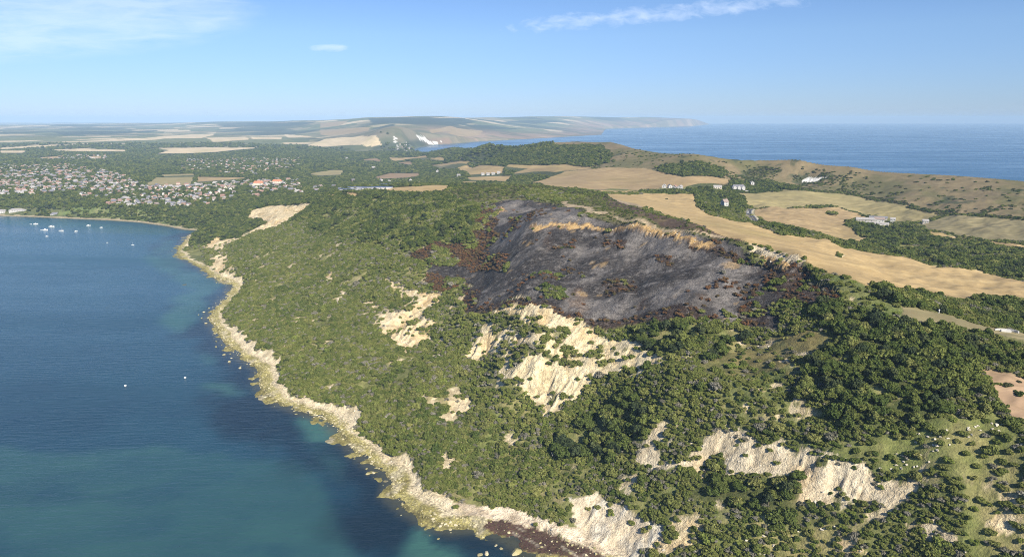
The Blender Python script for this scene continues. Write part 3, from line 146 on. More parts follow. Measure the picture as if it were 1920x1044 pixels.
SPOTS={'boats':[(-1002.4,1410.6,'s'),(-992.4,1410.6,'m'),(-935.5,1374.8,'l'),(-921.4,1334.0,'m'),(-929.8,1334.0,'s'),(-883.5,1324.1,'m'),(-868.5,1259.1,'s'),(-850.7,1317.7,'s'),(-833.6,1286.2,'d'),(-870.1,1390.3,'m'),(-828.6,1364.3,'s'),(-718.7,1194.5,'d'),(-660.5,1170.9,'d')],'buoys':[(-319.4,528.8),(-278.4,546.7)],'monument':[(327.1,1950.0)],'pier_hall':[(-1127.7,1544.4)],'kiosk':[(-1164.9,1550.3)],'cafe':[(-1018.2,1519.4)],'shed':[(-1089.6,1543.0)],'redhouses':[(-695.0,1881.4),(-663.1,1939.0)],'bighouse':[(436.5,1322.1)],'cottage':[(317.0,1016.9)],'whitehouse2':[(390.6,1303.3)],'barns':[(554.7,1065.1),(583.9,1092.0),(602.9,1103.6),(573.7,1059.5),(562.2,1026.9),(547.0,1033.8),(608.0,1082.8),(626.3,1026.6)],'midhouses':[(-158.5,2043.9),(-52.1,1921.4),(-37.3,1924.9),(-67.3,1930.8),(-83.3,1955.1),(-480.1,2074.8),(-552.2,2746.8),(-227.4,1671.1),(-814.2,3407.5),(298.9,1258.4),(307.1,1251.7),(283.1,1276.0),(-262.1,2417.9),(497.8,1423.0),(295.6,1282.9),(-296.9,2012.1),(-356.9,1997.5),(-393.8,2069.7)],'caravans':[(-412.5,1656.5),(-348.0,1396.9),(-320.6,1285.9),(-398.8,1647.8),(-325.5,1344.2),(-305.0,1258.9),(-384.9,1637.9),(-307.2,1306.6),(-291.0,1237.2),(-370.8,1626.7),(-292.1,1280.4),(-279.3,1223.9),(-356.5,1613.5),(-279.4,1264.0),(-269.0,1216.3),(-341.8,1597.7),(-268.5,1254.2),(-259.6,1211.9),(-282.2,1363.9),(-258.6,1248.9),(-250.4,1208.9),(-268.6,1343.6),(-249.1,1245.4),(-241.4,1206.3),(-257.6,1335.5),(-239.9,1243.0),(-232.4,1203.5),(-248.2,1335.1),(-230.8,1241.2),(-223.4,1200.4),(-239.9,1341.4),(-221.9,1240.0),(-214.4,1197.1)],'van':[(339.2,973.5)],'hut':[(-771.3,1443.6)],'lonetree':[(520.8,1109.5)],'boulders':[(2.2,306.2,3.2),(-13.0,305.7,2.6),(-16.2,304.4,2.4),(-19.0,322.2,1.6),(-89.5,385.4,2.2),(-86.4,386.7,1.8),(-15.5,319.8,2.0),(-5.5,309.7,1.6),(-8.3,312.4,1.4),(6.8,308.4,1.8),(13.6,307.9,1.8),(-351.4,748.9,2.2),(-343.4,725.4,2),(-329.9,705.2,2.2),(-352.6,738.1,1.8),(-352.1,764.6,1.6),(-286.2,627.6,2),(-269.1,604.6,2.2),(-256.5,586.0,2.4),(-240.5,569.7,2.4),(-293.1,643.8,1.7)],'fieldshrubs':[(242.8,313.7,2.2),(242.8,306.2,2.6),(239.0,315.0,1.8),(240.9,1063.8,2.5),(526.0,1163.7,1.6),(533.0,1171.2,1.4),(251.0,317.4,1.2)],'post':[(253.3,389.7)],'battery':[(284.5,375.0)]}
# ---------------------------------------------------------------- helpers
def mat(name): 
    m=bpy.data.materials.new(name); m.use_nodes=True; m.node_tree.nodes.clear(); return m
class NB:
    def __init__(s,name): s.m=mat(name); s.t=s.m.node_tree
    def n(s,k,**kw):
        q=s.t.nodes.new('ShaderNode'+k)
        for a,b in kw.items():
            if a[0]=='i' and a[1:].isdigit(): s.set(q.inputs[int(a[1:])],b)
            elif a.startswith('in_'): s.set(q.inputs[a[3:].replace('_',' ')],b)
            else: setattr(q,a,b)
        return q
    def set(s,inp,v):
        if isinstance(v,bpy.types.NodeSocket): s.t.links.new(v,inp)
        else: inp.default_value=v
    def math(s,op,a,b=0.0): return s.n('Math',operation=op,i0=a,i1=b).outputs[0]
    def noise(s,vec,scale,detail=4,rough=.55):
        q=s.n('TexNoise',in_Scale=scale,in_Detail=detail,in_Roughness=rough); s.t.links.new(vec,q.inputs['Vector']); return q.outputs['Fac']
    def mr(s,v,a,b,c=0.0,d=1.0): return s.n('MapRange',i0=v,i1=a,i2=b,i3=c,i4=d).outputs[0]
    def mix(s,f,a,b,t='MIX'): return s.n('MixRGB',blend_type=t,i0=f,i1=a,i2=b).outputs[0]
    def out(s,color,rough=.9,bump=None,bd=1.0,bs=1.0,spec=.2,**kw):
        p=s.n('BsdfPrincipled'); s.set(p.inputs['Base Color'],color); s.set(p.inputs['Roughness'],rough); s.set(p.inputs['Specular IOR Level'],spec)
        for k,v in kw.items(): s.set(p.inputs[k.replace('_',' ')],v)
        if bump is not None:
            b=s.n('Bump',in_Strength=bs,in_Distance=bd); s.t.links.new(bump,b.inputs['Height']); s.t.links.new(b.outputs[0],p.inputs['Normal'])
        o=s.n('OutputMaterial'); s.t.links.new(p.outputs[0],o.inputs[0]); return s.m
def rgba(c): return (c[0],c[1],c[2],1)
def tag(o,label=None,cat=None,group=None,kind=None):
    if label: o['label']=label
    if cat: o['category']=cat
    if group: o['group']=group
    if kind: o['kind']=kind
    return o
def npmesh(name,V,Fc,m=None,smooth=False):
    """V (n,3), Fc (k,3|4)"""
    me=bpy.data.meshes.new(name); V=np.asarray(V,np.float32); Fc=np.asarray(Fc,np.int32)
    me.vertices.add(len(V)); me.vertices.foreach_set('co',V.ravel())
    if len(Fc):
        k=Fc.shape[1]; me.loops.add(Fc.size); me.loops.foreach_set('vertex_index',Fc.ravel())
        me.polygons.add(len(Fc)); me.polygons.foreach_set('loop_start',np.arange(len(Fc),dtype=np.int32)*k)
        me.polygons.foreach_set('use_smooth',np.full(len(Fc),smooth))
        me.update(calc_edges=True)
    if m: me.materials.append(m)
    return me
def link(name,me,loc=(0,0,0),rot=0.,sc=1.,parent=None):
    o=bpy.data.objects.new(name,me); COL.objects.link(o); o.location=loc
    o.rotation_euler=(0,0,rot) if not hasattr(rot,'__len__') else rot
    o.scale=(sc,sc,sc) if not hasattr(sc,'__len__') else sc
    if parent: o.parent=parent
    return o
def empty(name,loc,rot=0.,sc=1.): return link(name,None,loc,rot,sc)
# ---------------------------------------------------------------- heights
T=Terrain(CTRL,NORTH,SOUTH,NORTH+SOUTH+[(7600,29500),(-30000,29500)])
NU,NW=1260,1800
us=np.linspace(-1.12,1.12,NU); ws=np.linspace(math.log(APEX+60),math.log(APEX+27500),NW)
YY=np.exp(ws)[:,None]-APEX+np.zeros((1,NU)); XX=us[None,:]*(YY+APEX)
ZB,DN,DS,LAND=T.base(XX,YY)
ZB=ZB.astype(np.float64)
DIST=np.sqrt(XX**2+YY**2)
near=YY<1700
Z=ZB.copy()
# large soft relief, more in the landslip zone between the sea and the ridge
slip=np.clip(DN/60,0,1)*np.clip((1500-YY)/400,0,1)*np.clip((112-ZB)/25,0,1)
Z+=slip*(fbm(XX,YY,70,3,4)*6.5-np.abs(fbm(XX,YY,34,4,3))*3.2+fbm(XX,YY,22,5,3)*2.2)
Z+=np.clip(DN/40,0,1)*np.clip(DS/150,0,1)*np.clip((YY-1500)/2500,0,1)*fbm(XX,YY,700,9,5)*np.where(YY>4000,14,7)*np.clip(ZB/30,0,1)
Z+=(LAND*np.clip(DN/30,0,1)*np.clip(DS/60,0,1))*fbm(XX,YY,140,13,3)*.9
# domain-warped coordinates for natural edges
wa=np.clip(DIST*.006,1.5,14)
wX=XX+fbm(XX,YY,18,21,4)*wa*1.6; wY=YY+fbm(XX,YY,18,22,4)*wa*1.6
fX=XX+fbm(XX,YY,60,23,3)*wa*.35; fY=YY+fbm(XX,YY,60,24,3)*wa*.35
CLS=np.zeros(XX.shape,np.int8); FID=np.full(XX.shape,-1,np.int16)
COLR=np.zeros(XX.shape+(3,),np.float32)
n1=fbm(XX,YY,35,31,5); n2=fbm(XX,YY,9,32,4); n3=fbm(XX,YY,160,33,4); n4=fbm(XX,YY,4,34,3)
def lerp(a,b,t): return a*(1-t[...,None])+b*t[...,None]
def A(*c): return np.array(c,np.float32)
def sm(x,a,b): t=np.clip((x-a)/(b-a),0,1); return (t*t*(3-2*t)).astype(np.float32)
# base: scrub floor
COLR[:]=lerp(A(.10,.115,.040),A(.19,.19,.068),sm(n1+n2*.6,-.3,.6))
COLR[:]=lerp(COLR,A(.26,.22,.11),sm(n2+n4*.5+n1*.3,.42,.72)*.8*near)
DENS=(1-.62*sm(n1*.8+fbm(XX,YY,17,35,3)*.7,.16,.4)*(YY<1150)*(.35+.65*sm(-XX+.12*YY,-120,0))).astype(np.float32)
KIND=np.zeros(XX.shape,np.int8)    # 0 bush 1 tree 2 hedge 3 scorched 4 none
KIND[YY>1150]=1
# patchwork of the far plain
ca,sa=math.cos(.35),math.sin(.35)
for (cell,ymin,seed) in ((330.,2100,41),(520.,6000,47)):
    px_=(XX*ca+YY*sa+fbm(XX,YY,900,seed,3)*160)/cell; py_=(-XX*sa+YY*ca+fbm(XX,YY,800,seed+1,3)*160)/(cell*.8)
    off=np.floor(py_)*.37; ci=np.floor(px_+off)
    h=vnoise(ci*1.0+.0,np.floor(py_),seed+2); h=(h*7.31)%1.0
    wood=sm(fbm(XX,YY,1100,seed+3,5),.02,.22)
    pal=np.where((h<.22)[...,None],A(.56,.45,.28),np.where((h<.42)[...,None],A(.26,.22,.12),np.where((h<.7)[...,None],A(.10,.12,.05),A(.15,.16,.07))))
    pal=lerp(pal.astype(np.float32),A(.035,.05,.028),wood)
    edge=np.minimum(np.abs((px_+off)%1-.5),np.abs(py_%1-.5)); pal=lerp(pal,A(.04,.055,.03),sm(edge,.44,.48))
    t=sm(YY,ymin,ymin*1.25)*(0.92 if ymin>5000 else .0+(fbm(XX,YY,600,60,3)>-.02))
    COLR[:]=lerp(COLR,pal,(t*LAND).astype(np.float32)); FLD=(t>.3)&(h<.42)&(wood<.3)&(edge<.44); DENS[FLD]=0; FREE=FLD|(FREE if cell<500 and 'FREE' in globals() else FLD)
farwood=lerp(COLR,A(.05,.066,.034),sm(YY,1300,1700)*(1-sm(YY,4300,5600))*.8*(~FREE))
COLR[:]=farwood
DENS[:]=np.where((YY>1700)&~FREE,np.clip(.78+n3*.5,0,1),DENS)
for P in FARWOOD: COLR[inpoly(wX,wY,P)]=A(.030,.045,.030)
# the pale, crumbling coast of the far bay
fc=sm(YY,5200,6000)*(1-sm(DS,250,900)); COLR[:]=lerp(COLR,lerp(A(.30,.19,.13),A(.15,.12,.07),sm(fbm(XX,YY,320,72,4),-.1,.2)),fc*.75); DENS[fc>.2]=0
# chalk down seen beyond the village
ad=sm(ZB,38,70)*sm(YY,4350,4700)*(1-sm(YY,5900,6500)); COLR[:]=lerp(COLR,lerp(A(.20,.17,.11),A(.10,.11,.06),sm(fbm(XX,YY,260,71,4),-.1,.4)),ad); DENS[ad>.2]=.03
def paint(P,col,k=1.0,cls=None,dens=None,kind=None,w=True,amt=None):
    m=inpoly(wX if w else fX,wY if w else fY,P)
    if col is not None: COLR[m]=col[m] if getattr(col,'ndim',0)==3 else col
    if cls is not None: CLS[m]=cls
    if dens is not None: DENS[m]=dens
    if kind is not None: KIND[m]=kind
    return m
down=lerp(A(.185,.145,.078),A(.125,.115,.05),sm(n1*.7+fbm(XX,YY,90,51,4),-.1,.55)); down=lerp(down,A(.055,.065,.03),sm(fbm(XX,YY,30,52,4)+n3*.4+.05*sm(XX,500,900),.26,.46)*.9)
bk=(DS<330)&(XX>120)&(YY<2700)&LAND; COLR[bk]=down[bk]; CLS[bk]=6; DENS[bk]=0
m=paint(DOWN,down,cls=6,dens=.0); DENS[m]=np.where(fbm(XX,YY*1.6,34,53,4)+n3*.5+.06*sm(XX,500,900)>.27,.6,.03)[m]; KIND[m]=2
heath=lerp(A(.085,.085,.035),A(.15,.135,.06),sm(n1+n2*.5,-.1,.6)); m=paint(HEATH,heath,cls=5,dens=.45,kind=2)
m=paint(BROWNHEATH,lerp(A(.075,.052,.038),A(.11,.085,.045),sm(n2,-.2,.6)),cls=5,dens=.18,kind=2)
GC=dict(olivegrass=(A(.125,.125,.045),A(.18,.15,.06)),limegrass=(A(.165,.185,.055),A(.27,.235,.10)),grass=(A(.11,.14,.04),A(.16,.17,.06)),coastgrass=(A(.12,.16,.05),A(.2,.2,.09)))
for k,d,P in GRASS:
    a,b=GC[k]; paint(P,lerp(lerp(a,b,sm(n1+n2*.8,-.4,.6)),a*A(.55,.6,.6),sm(fbm(XX,YY,13,37,5),.1,.35)*.6),cls=0,dens=d,kind=1 if k=='coastgrass' else 0)
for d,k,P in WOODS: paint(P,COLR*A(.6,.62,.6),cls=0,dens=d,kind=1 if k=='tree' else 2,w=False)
for P in TOWN: paint(P,lerp(A(.22,.2,.17),A(.1,.12,.06),sm(n1,-.1,.5)),dens=.95,kind=1,w=False)
for P in SUBURB: paint(P,lerp(A(.14,.14,.09),A(.08,.1,.045),sm(n1,-.3,.3)),dens=.62,kind=1,w=False)
FC=dict(straw=A(.375,.272,.130),palegreen=A(.265,.228,.105),tan=A(.315,.228,.118),olive=A(.185,.165,.088),brown=A(.25,.17,.10),pale=A(.60,.48,.30),pink=A(.36,.245,.155))
for i,(k,P) in enumerate(FIELDS):
    m=inpoly(fX,fY,P); c=FC[k]
    if not m.any(): continue
    a=np.array(P); ang=0.5+((i*0.37)%.5); s=np.sin(ang);c2=np.cos(ang)
    st=1.6*vnoise((XX*c2+YY*s)/(5+YY*.004),(-XX*s+YY*c2)/260.,i)*2-1.6
    v=1+.10*n3+.09*n1+.05*st+.05*n2
    cc=c*v[...,None]; cc=lerp(cc,c*A(.72,.80,.62),sm(fbm(XX,YY,120,80+i,3),.1,.6)*.45)
    COLR[m]=cc[m]; CLS[m]=1; FID[m]=i; DENS[m]=0
# burnt hillside
ash=sm(fbm(XX*.8+YY*.4,(YY-XX*.3)*1.3,42,61,6)+.35*n2,-.12,.42)
grz=fbm(XX*.9-YY*.45,(YY*.9+XX*.45)*3.4,30,62,4)
burnt=lerp(A(.040,.035,.032),A(.185,.168,.152),(ash*.8).astype(np.float32)); burnt=lerp(burnt,A(.27,.25,.235),sm(grz+n4*.5,.42,.85)*.65)
burnt=lerp(burnt,A(.11,.062,.030),sm(fbm(XX,YY,26,64,4),.30,.6)*.55); burnt=lerp(burnt,A(.42,.28,.12),sm(fbm(XX,YY*1.5,14,65,4)-.0*n1,.52,.6)*.5)
m=paint(BURNT,burnt,cls=4,dens=.010,kind=3); DENS[m]=np.where(fbm(XX,YY,26,67,4)>.36,.4,DENS)[m]
for d,P in SCORCH: paint(P,A(.045,.03,.022)+0*COLR,cls=4,dens=d,kind=3)
mg=(KIND==3)&(DENS>.3)&(fbm(XX,YY,20,66,3)-(XX>100)*.10>.24); KIND[mg]=0
for P in GREENINBURNT: paint(P,None,dens=.9,kind=0)
for P in SAND: m=paint(P,lerp(A(.34,.27,.17),A(.22,.17,.11),sm(n2,0,.6)),dens=0)
for k_,r_ in (('barns',15),('bighouse',20),('cottage',8),('whitehouse2',12),('midhouses',13),('redhouses',17),('caravans',9),('battery',12),('post',6),('pier_hall',26),('cafe',24),('kiosk',20),('shed',10)):
    for q_ in SPOTS[k_]:
        DENS[np.hypot(XX-q_[0],(YY-q_[1]+r_*.6)*.75)<r_]=0
rd=seg_dist(XX,YY,ROAD); DENS[rd<9]=0; COLR[rd<8]=A(.2,.18,.11)
mk=(KIND==1)&(YY<1100)&(CLS==0)&(DENS>.3); f1_=fbm(XX,YY,24,68,4); a_=mk&(f1_<-.10); KIND[a_]=0; DENS[a_]=.85
b_=mk&(fbm(XX,YY,20,69,4)+.2*n1>.30); DENS[b_]=.12; COLR[b_]=lerp(A(.15,.17,.055),A(.23,.21,.085),sm(n2,-.3,.3))[b_]
for k_,P in FIELDS:
    pa=np.array(P); cy_=pa[:,1].mean()
    if cy_<1250: continue
    for s_ in (.35,.7,1.05):
        q_=pa*(1-(s_*7.5*cy_/190)/np.hypot(pa[:,0],pa[:,1]))[:,None]; mm_=inpoly(fX,fY,q_)&(FID<0); DENS[mm_]=0
for k_ in ('midhouses','redhouses','caravans','bighouse','whitehouse2','barns'):
    for q_ in SPOTS[k_]:
        R_=math.hypot(*q_); L_=5.0*R_/190; ux,uy=q_[0]/R_,q_[1]/R_; al=(XX-q_[0])*ux+(YY-q_[1])*uy; ac=np.abs(-(XX-q_[0])*uy+(YY-q_[1])*ux); DENS[(al<4)&(al>-L_)&(ac<9)]=0
# cliffs
KC=dict(cream=(A(.68,.56,.35),A(.50,.39,.22)),yellow=(A(.70,.59,.37),A(.55,.43,.24)),white=(A(.62,.53,.37),A(.44,.365,.24)),grey=(A(.60,.55,.44),A(.58,.47,.31)),chalk=(A(.8,.78,.72),A(.7,.68,.6)),orange=(A(.46,.30,.125),A(.14,.09,.055)))
GUL=np.zeros(XX.shape)
for i,(k,P) in enumerate(CLIFFS):
    pa=np.array(P); cx_,cy_=pa.mean(0); big=max(np.ptp(pa[:,0]),np.ptp(pa[:,1]))
    e=12.; gx=(T.base(cx_+e,cy_)[0]-T.base(cx_-e,cy_)[0]); gy=(T.base(cx_,cy_+e)[0]-T.base(cx_,cy_-e)[0]); g=math.hypot(gx,gy)+1e-6; gx/=g;gy/=g
    near_c=cy_<1500; 
    sc=1 if near_c else 6
    ew=(3.2 if near_c else 0)*min(1,big/30); m=inpoly(wX+(n2+.8*n4)*ew,wY+(fbm(XX,YY,8,36,4))*ew*1.3,P)
    if not m.any(): continue
    a=(XX[m]*-gy+YY[m]*gx); b=(XX[m]*gx+YY[m]*gy)
    a=a+fbm(XX[m],YY[m],22*sc,90+i,4)*13*sc; gm_=.35+1.1*sm(fbm(XX[m],YY[m],26*sc,89+i,3),-.25,.3)
    r=1-np.abs(fbm(a,b*.16,6.5*sc,91+i,4))*2.6
    r2=fbm(a,b*.3,2.2*sc,92+i,3)
    dd=np.minimum(seg_dist(XX[m],YY[m],list(P)+[P[0]])/(6*sc),1)
    amp=(1.7 if near_c else 8)*(1 if big>40 else .4)*(.12 if k=='orange' else 1)
    r3=1-np.abs(fbm(a,b*.22,2.6*sc,93+i,2))*2.4; r4=fbm(XX[m],YY[m],9*sc,94+i,4)
    GUL[m]+=-amp*gm_*np.clip(r,-.2,1)*dd-(.75 if near_c else 0)*np.clip(r3,-.3,1)*dd + r2*.55*dd+r4*1.5*dd
    # a benched profile: steep faces with ledges between
    lo,hi=KC[k]; t=sm(r+.5*r2,.15,.95)
    if k=='orange': t=sm(fbm(XX[m],YY[m]*1.3,6,95,5)-.02+.5*n1[m],-.05,.08)
    cc=lo*(1-t[:,None]*.75)+hi*t[:,None]*.75
    band=np.sin((ZB[m]+fbm(XX[m],YY[m],25,96,3)*5)*1.05); cc=cc*(1+.06*band)[:,None]
    if k in('yellow','cream','white') and near_c:
        gv=sm(fbm(XX[m],YY[m],13,97,5)+.3*n2[m],*((.31,.42) if k!='cream' else (.38,.5))); gq=gv[:,None]*.8; cc=cc*(1-gq)+A(.13,.14,.045)*gq; och=sm(fbm(XX[m],YY[m],20,98,4),.1,.4)[:,None]*.5; cc=cc*(1-och)+cc*A(.92,.78,.58)*och
    COLR[m]=cc; CLS[m]=2; KIND[m]=0; DENS[m]=(.03+.24*np.clip(1-1.5*dd,0,1)+.75*gv if (k in('yellow','cream','white') and near_c) else (.04 if near_c else 0))
sv_=fbm(XX,YY*1.15,21,130,5)+.25*n2; sz_=(CLS==0)&(KIND==0)&(YY<1000)&(YY>180)&(DN>32)&LAND&(ZB<85)
r_=sz_&(sv_>.36); COLR[r_]=lerp(A(.17,.18,.065),A(.28,.24,.12),sm(n2,-.2,.4))[r_]; DENS[r_]=.3
r_=sz_&(sv_>.45); COLR[r_]=lerp(A(.60,.50,.32),A(.40,.33,.2),sm(n2+n4,-.1,.5))[r_]; CLS[r_]=2; DENS[r_]=.06; GUL[r_]+=(n2*.8-.6)[r_]
for P in VEGIN: paint(P,A(.08,.09,.035)+0*COLR,dens=.85,kind=0,cls=0)
# shore: boulder beach and pale bluff
sh=LAND&(DN<60)&(YY<2200)&(XX<260)
nb=fbm(XX,YY,14,101,4)
blo=12.5+6*nb; bhi=blo+np.clip(3.2+12*fbm(XX,YY,40,102,3)+4*n2+n1*4,1.0,30); hs=np.clip((2200-YY)/500,0,1)
far_b=sm(YY,1150,1350); bhi=bhi*(1-far_b)+(blo*.9)*far_b
pb=sh&(DN<bhi)
stone=lerp(A(.42,.37,.14),A(.27,.235,.075),sm(n4+nb*.5,-.3,.5)); stone=lerp(stone,A(.52,.46,.32),sm(n2+nb,.35,.7)*.8)
pale=lerp(A(.72,.61,.41),A(.55,.45,.27),sm(n2+n4*.7,-.1,.8))
sb=sm(DN,blo*.66,blo*.9); sb=np.maximum(sb,far_b)
shorecol=lerp(lerp(stone,pale,sb),A(.36,.30,.2)+0*stone,far_b*.7)
wet=1-sm(DN+nb*2,.5,3.2); shorecol=lerp(shorecol,A(.10,.09,.04),wet*.8)
COLR[pb]=shorecol[pb]; CLS[pb]=np.where(DN<blo,3,2)[pb]; DENS[pb]=0
GUL+=np.where(pb&(DN>blo),fbm(XX,YY*1.0,5,103,3)*1.1,0)
m=inpoly(XX+nb*3,YY+n2*3,MAROON)&(DN<34); mar=lerp(A(.085,.045,.038),A(.05,.028,.026),sm(n1,-.3,.3)); mar=lerp(mar,A(.42,.37,.28),sm(fbm(XX+YY,(YY-XX)*.25,5,104,3),.3,.55)*.8)
COLR[m]=mar[m]; CLS[m]=3; DENS[m]=0; Z[m]=np.minimum(Z[m],.3+DN[m]*.03)
for P in PALEB:
    m=inpoly(XX+n2*2+nb*3,YY+n4*2,P)&LAND; COLR[m]=(lerp(A(.74,.62,.45),A(.52,.42,.29),sm(n2+n4,-.1,.6)))[m]; CLS[m]=2; DENS[m]=0; GUL[m]+=n2[m]*.5
COLR[~LAND]=A(.12,.13,.10); ns_=(~LAND)&(DN<18)&(YY<1300); COLR[ns_]=(stone*.8)[ns_]; CLS[~LAND]=3; DENS[~LAND]=0
rough_c=((CLS==4)|(CLS==0)|(CLS==5))&near&(DN>10)
Z+=np.where(near,GUL,GUL); Z+=np.where(CLS==4,fbm(XX,YY,16,110,4)*1.9+fbm(XX-YY*.5,(YY+XX*.5)*1.6,55,114,3)*4.2+np.abs(fbm(XX,YY,45,111,3))*-4.5,0)
Z+=np.where(rough_c,n2*.55+n4*.2,0)
spur=(YY<1250)&(XX<200)&(DN<16); Z+=np.where(spur,(fbm(XX,YY,8,112,4)*1.5+fbm(XX,YY,28,113,3)*1.3)*np.clip((16-DN)/10,0,1),0)
Z=np.where(LAND&(DN>4),np.maximum(Z,.12),Z)
COLR=np.clip(COLR,.004,.9)
# ---------------------------------------------------------------- ground materials
def ground_mat(name,s1,s2,amt,bd,bs,rough=.95,extra=None):
    b=NB(name); g=b.n('NewGeometry').outputs['Position']; c=b.n('Attribute',attribute_name='col').outputs['Color']
    f1=b.noise(g,s1,6,.6); f2=b.noise(g,s2,5,.6)
    v=b.math('ADD',b.math('MULTIPLY',b.mr(f1,.3,.7,-amt,amt),1.0),b.mr(f2,.3,.7,1-amt*.7,1+amt*.7))
    vv=b.n('CombineXYZ',i0=v,i1=v,i2=v).outputs[0]
    cc=b.mix(1.0,c,vv,'MULTIPLY')
    if extra: cc=extra(b,g,cc)
    h=b.math('ADD',f1,b.math('MULTIPLY',f2,.5))
    return b.out(cc,rough,h,bd,bs,.15)
def ex_cliff(b,g,c):
    # fine crack and rill pattern, shade in the clefts painted into the colour
    mp=b.n('Mapping'); b.t.links.new(g,mp.inputs[0]); mp.inputs['Scale'].default_value=(1,1,.3)
    q=b.noise(mp.outputs[0],.42,10,.8); c=b.mix(b.mr(q,.52,.66,0,.75),c,(.25,.19,.11,1)); return b.mix(b.mr(q,.34,.46,.5,0),c,(.78,.70,.50,1))
def ex_field(b,g,c):
    mp=b.n('Mapping'); b.t.links.new(g,mp.inputs[0]); mp.inputs['Rotation'].default_value=(0,0,.62); mp.inputs['Scale'].default_value=(.012,.16,.05)
    q=b.noise(mp.outputs[0],1.0,5,.65); c=b.mix(b.mr(q,.42,.70,0,.30),c,(.20,.145,.075,1)); c=b.mix(b.mr(q,.35,.5,.35,0),c,(.50,.39,.20,1)); sx3=b.n('SeparateXYZ',i0=g); tl=b.math('ADD',b.math('MULTIPLY',sx3.outputs[0],.030),b.math('MULTIPLY',sx3.outputs[1],.024)); tl=b.math('ADD',tl,b.math('MULTIPLY',b.noise(g,.004,2),1.6)); fr=b.math('ABSOLUTE',b.math('SUBTRACT',b.math('FRACT',tl),.5)); c=b.mix(b.mr(fr,.455,.485,0,.22),c,(.21,.15,.08,1)); q3=b.noise(g,.35,6,.7); c=b.mix(b.mr(q3,.52,.7,0,.35),c,(.17,.13,.07,1)); return c
def ex_burnt(b,g,c):
    mp=b.n('Mapping'); b.t.links.new(g,mp.inputs[0]); mp.inputs['Rotation'].default_value=(0,0,.47); mp.inputs['Scale'].default_value=(.16,.34,.3); q5=b.noise(mp.outputs[0],1.0,10,.82); c=b.mix(b.mr(q5,.53,.66,0,.62),c,(.33,.30,.27,1)); c=b.mix(b.mr(q5,.36,.48,.6,0),c,(.012,.011,.012,1)); q=b.noise(g,.45,8,.72); c=b.mix(b.mr(q,.54,.70,0,.5),c,(.22,.213,.205,1)); q2=b.noise(g,.9,6,.7); return b.mix(b.mr(q2,.36,.48,.7,0),c,(.014,.013,.014,1))
def ex_green(b,g,c):
    q=b.noise(g,.35,7,.7); c=b.mix(b.mr(q,.5,.66,0,.5),c,(.20,.19,.075,1)); return b.mix(b.mr(q,.30,.44,.6,0),c,(.035,.045,.016,1))
def ex_beach(b,g,c):
    q=b.n('TexVoronoi',in_Scale=.8); b.t.links.new(g,q.inputs['Vector']); return b.mix(b.mr(q.outputs['Distance'],.35,.75,0,.55),c,(.10,.085,.045,1))
MG=dict(ground=ground_mat('scrub_floor',.25,1.1,.28,1.2,.8,extra=ex_green),field=ground_mat('dry_grass',.03,.5,.10,.25,.4,extra=ex_field),
 cliff=ground_mat('landslip_clay',.30,1.3,.24,1.9,1.0,extra=ex_cliff),beach=ground_mat('shore_stones',.5,1.9,.30,.9,1.0,extra=ex_beach),
 burnt=ground_mat('charred_soil',.22,1.2,.35,1.3,1.0,extra=ex_burnt),heath=ground_mat('heather',.2,.9,.3,1.0,.9),down=ground_mat('down_turf',.06,.5,.2,.6,.6))
# ---------------------------------------------------------------- terrain mesh, split by what the ground is
P3=np.stack([XX,YY,Z],-1).reshape(-1,3).astype(np.float32)
gu=np.gradient(P3.reshape(NW,NU,3),axis=1); gw=np.gradient(P3.reshape(NW,NU,3),axis=0)
NRM=np.cross(gu,gw); NRM/=np.linalg.norm(NRM,axis=-1,keepdims=True); NRM=NRM.reshape(-1,3)
idx=np.arange(NW*NU).reshape(NW,NU)
Q=np.stack([idx[:-1,:-1],idx[:-1,1:],idx[1:,1:],idx[1:,:-1]],-1).reshape(-1,4)
fcls=CLS[:-1,:-1].ravel(); ffid=FID[:-1,:-1].ravel()
keep=(Z[:-1,:-1]>-2.2)|(Z[1:,1:]>-2.2); keep=keep.ravel()
CFLAT=COLR.reshape(-1,3)
def ground_obj(name,mask,m,kind='structure',label=None):
    q=Q[mask&keep]
    if not len(q): return None
    used,inv=np.unique(q.ravel(),return_inverse=True)
    me=npmesh(name,P3[used],inv.reshape(-1,4),m,True)
    a=me.color_attributes.new('col','FLOAT_COLOR','POINT'); c=np.ones((len(used),4),np.float32); c[:,:3]=CFLAT[used]; a.data.foreach_set('color',c.ravel())
    try: me.normals_split_custom_set_from_vertices(NRM[used].tolist())
    except Exception as e: print('normals',e)
    o=link(name,me); tag(o,label,kind=kind); return o
ground_obj('ground',(fcls==0),MG['ground']); ground_obj('heath',fcls==5,MG['heath']); ground_obj('hillside',fcls==6,MG['down'])
ground_obj('cliff',fcls==2,MG['cliff']); ground_obj('beach',fcls==3,MG['beach']); ground_obj('burnt_ground',fcls==4,MG['burnt'])
for i in range(len(FIELDS)): ground_obj('field',(fcls==1)&(ffid==i),MG['field'])
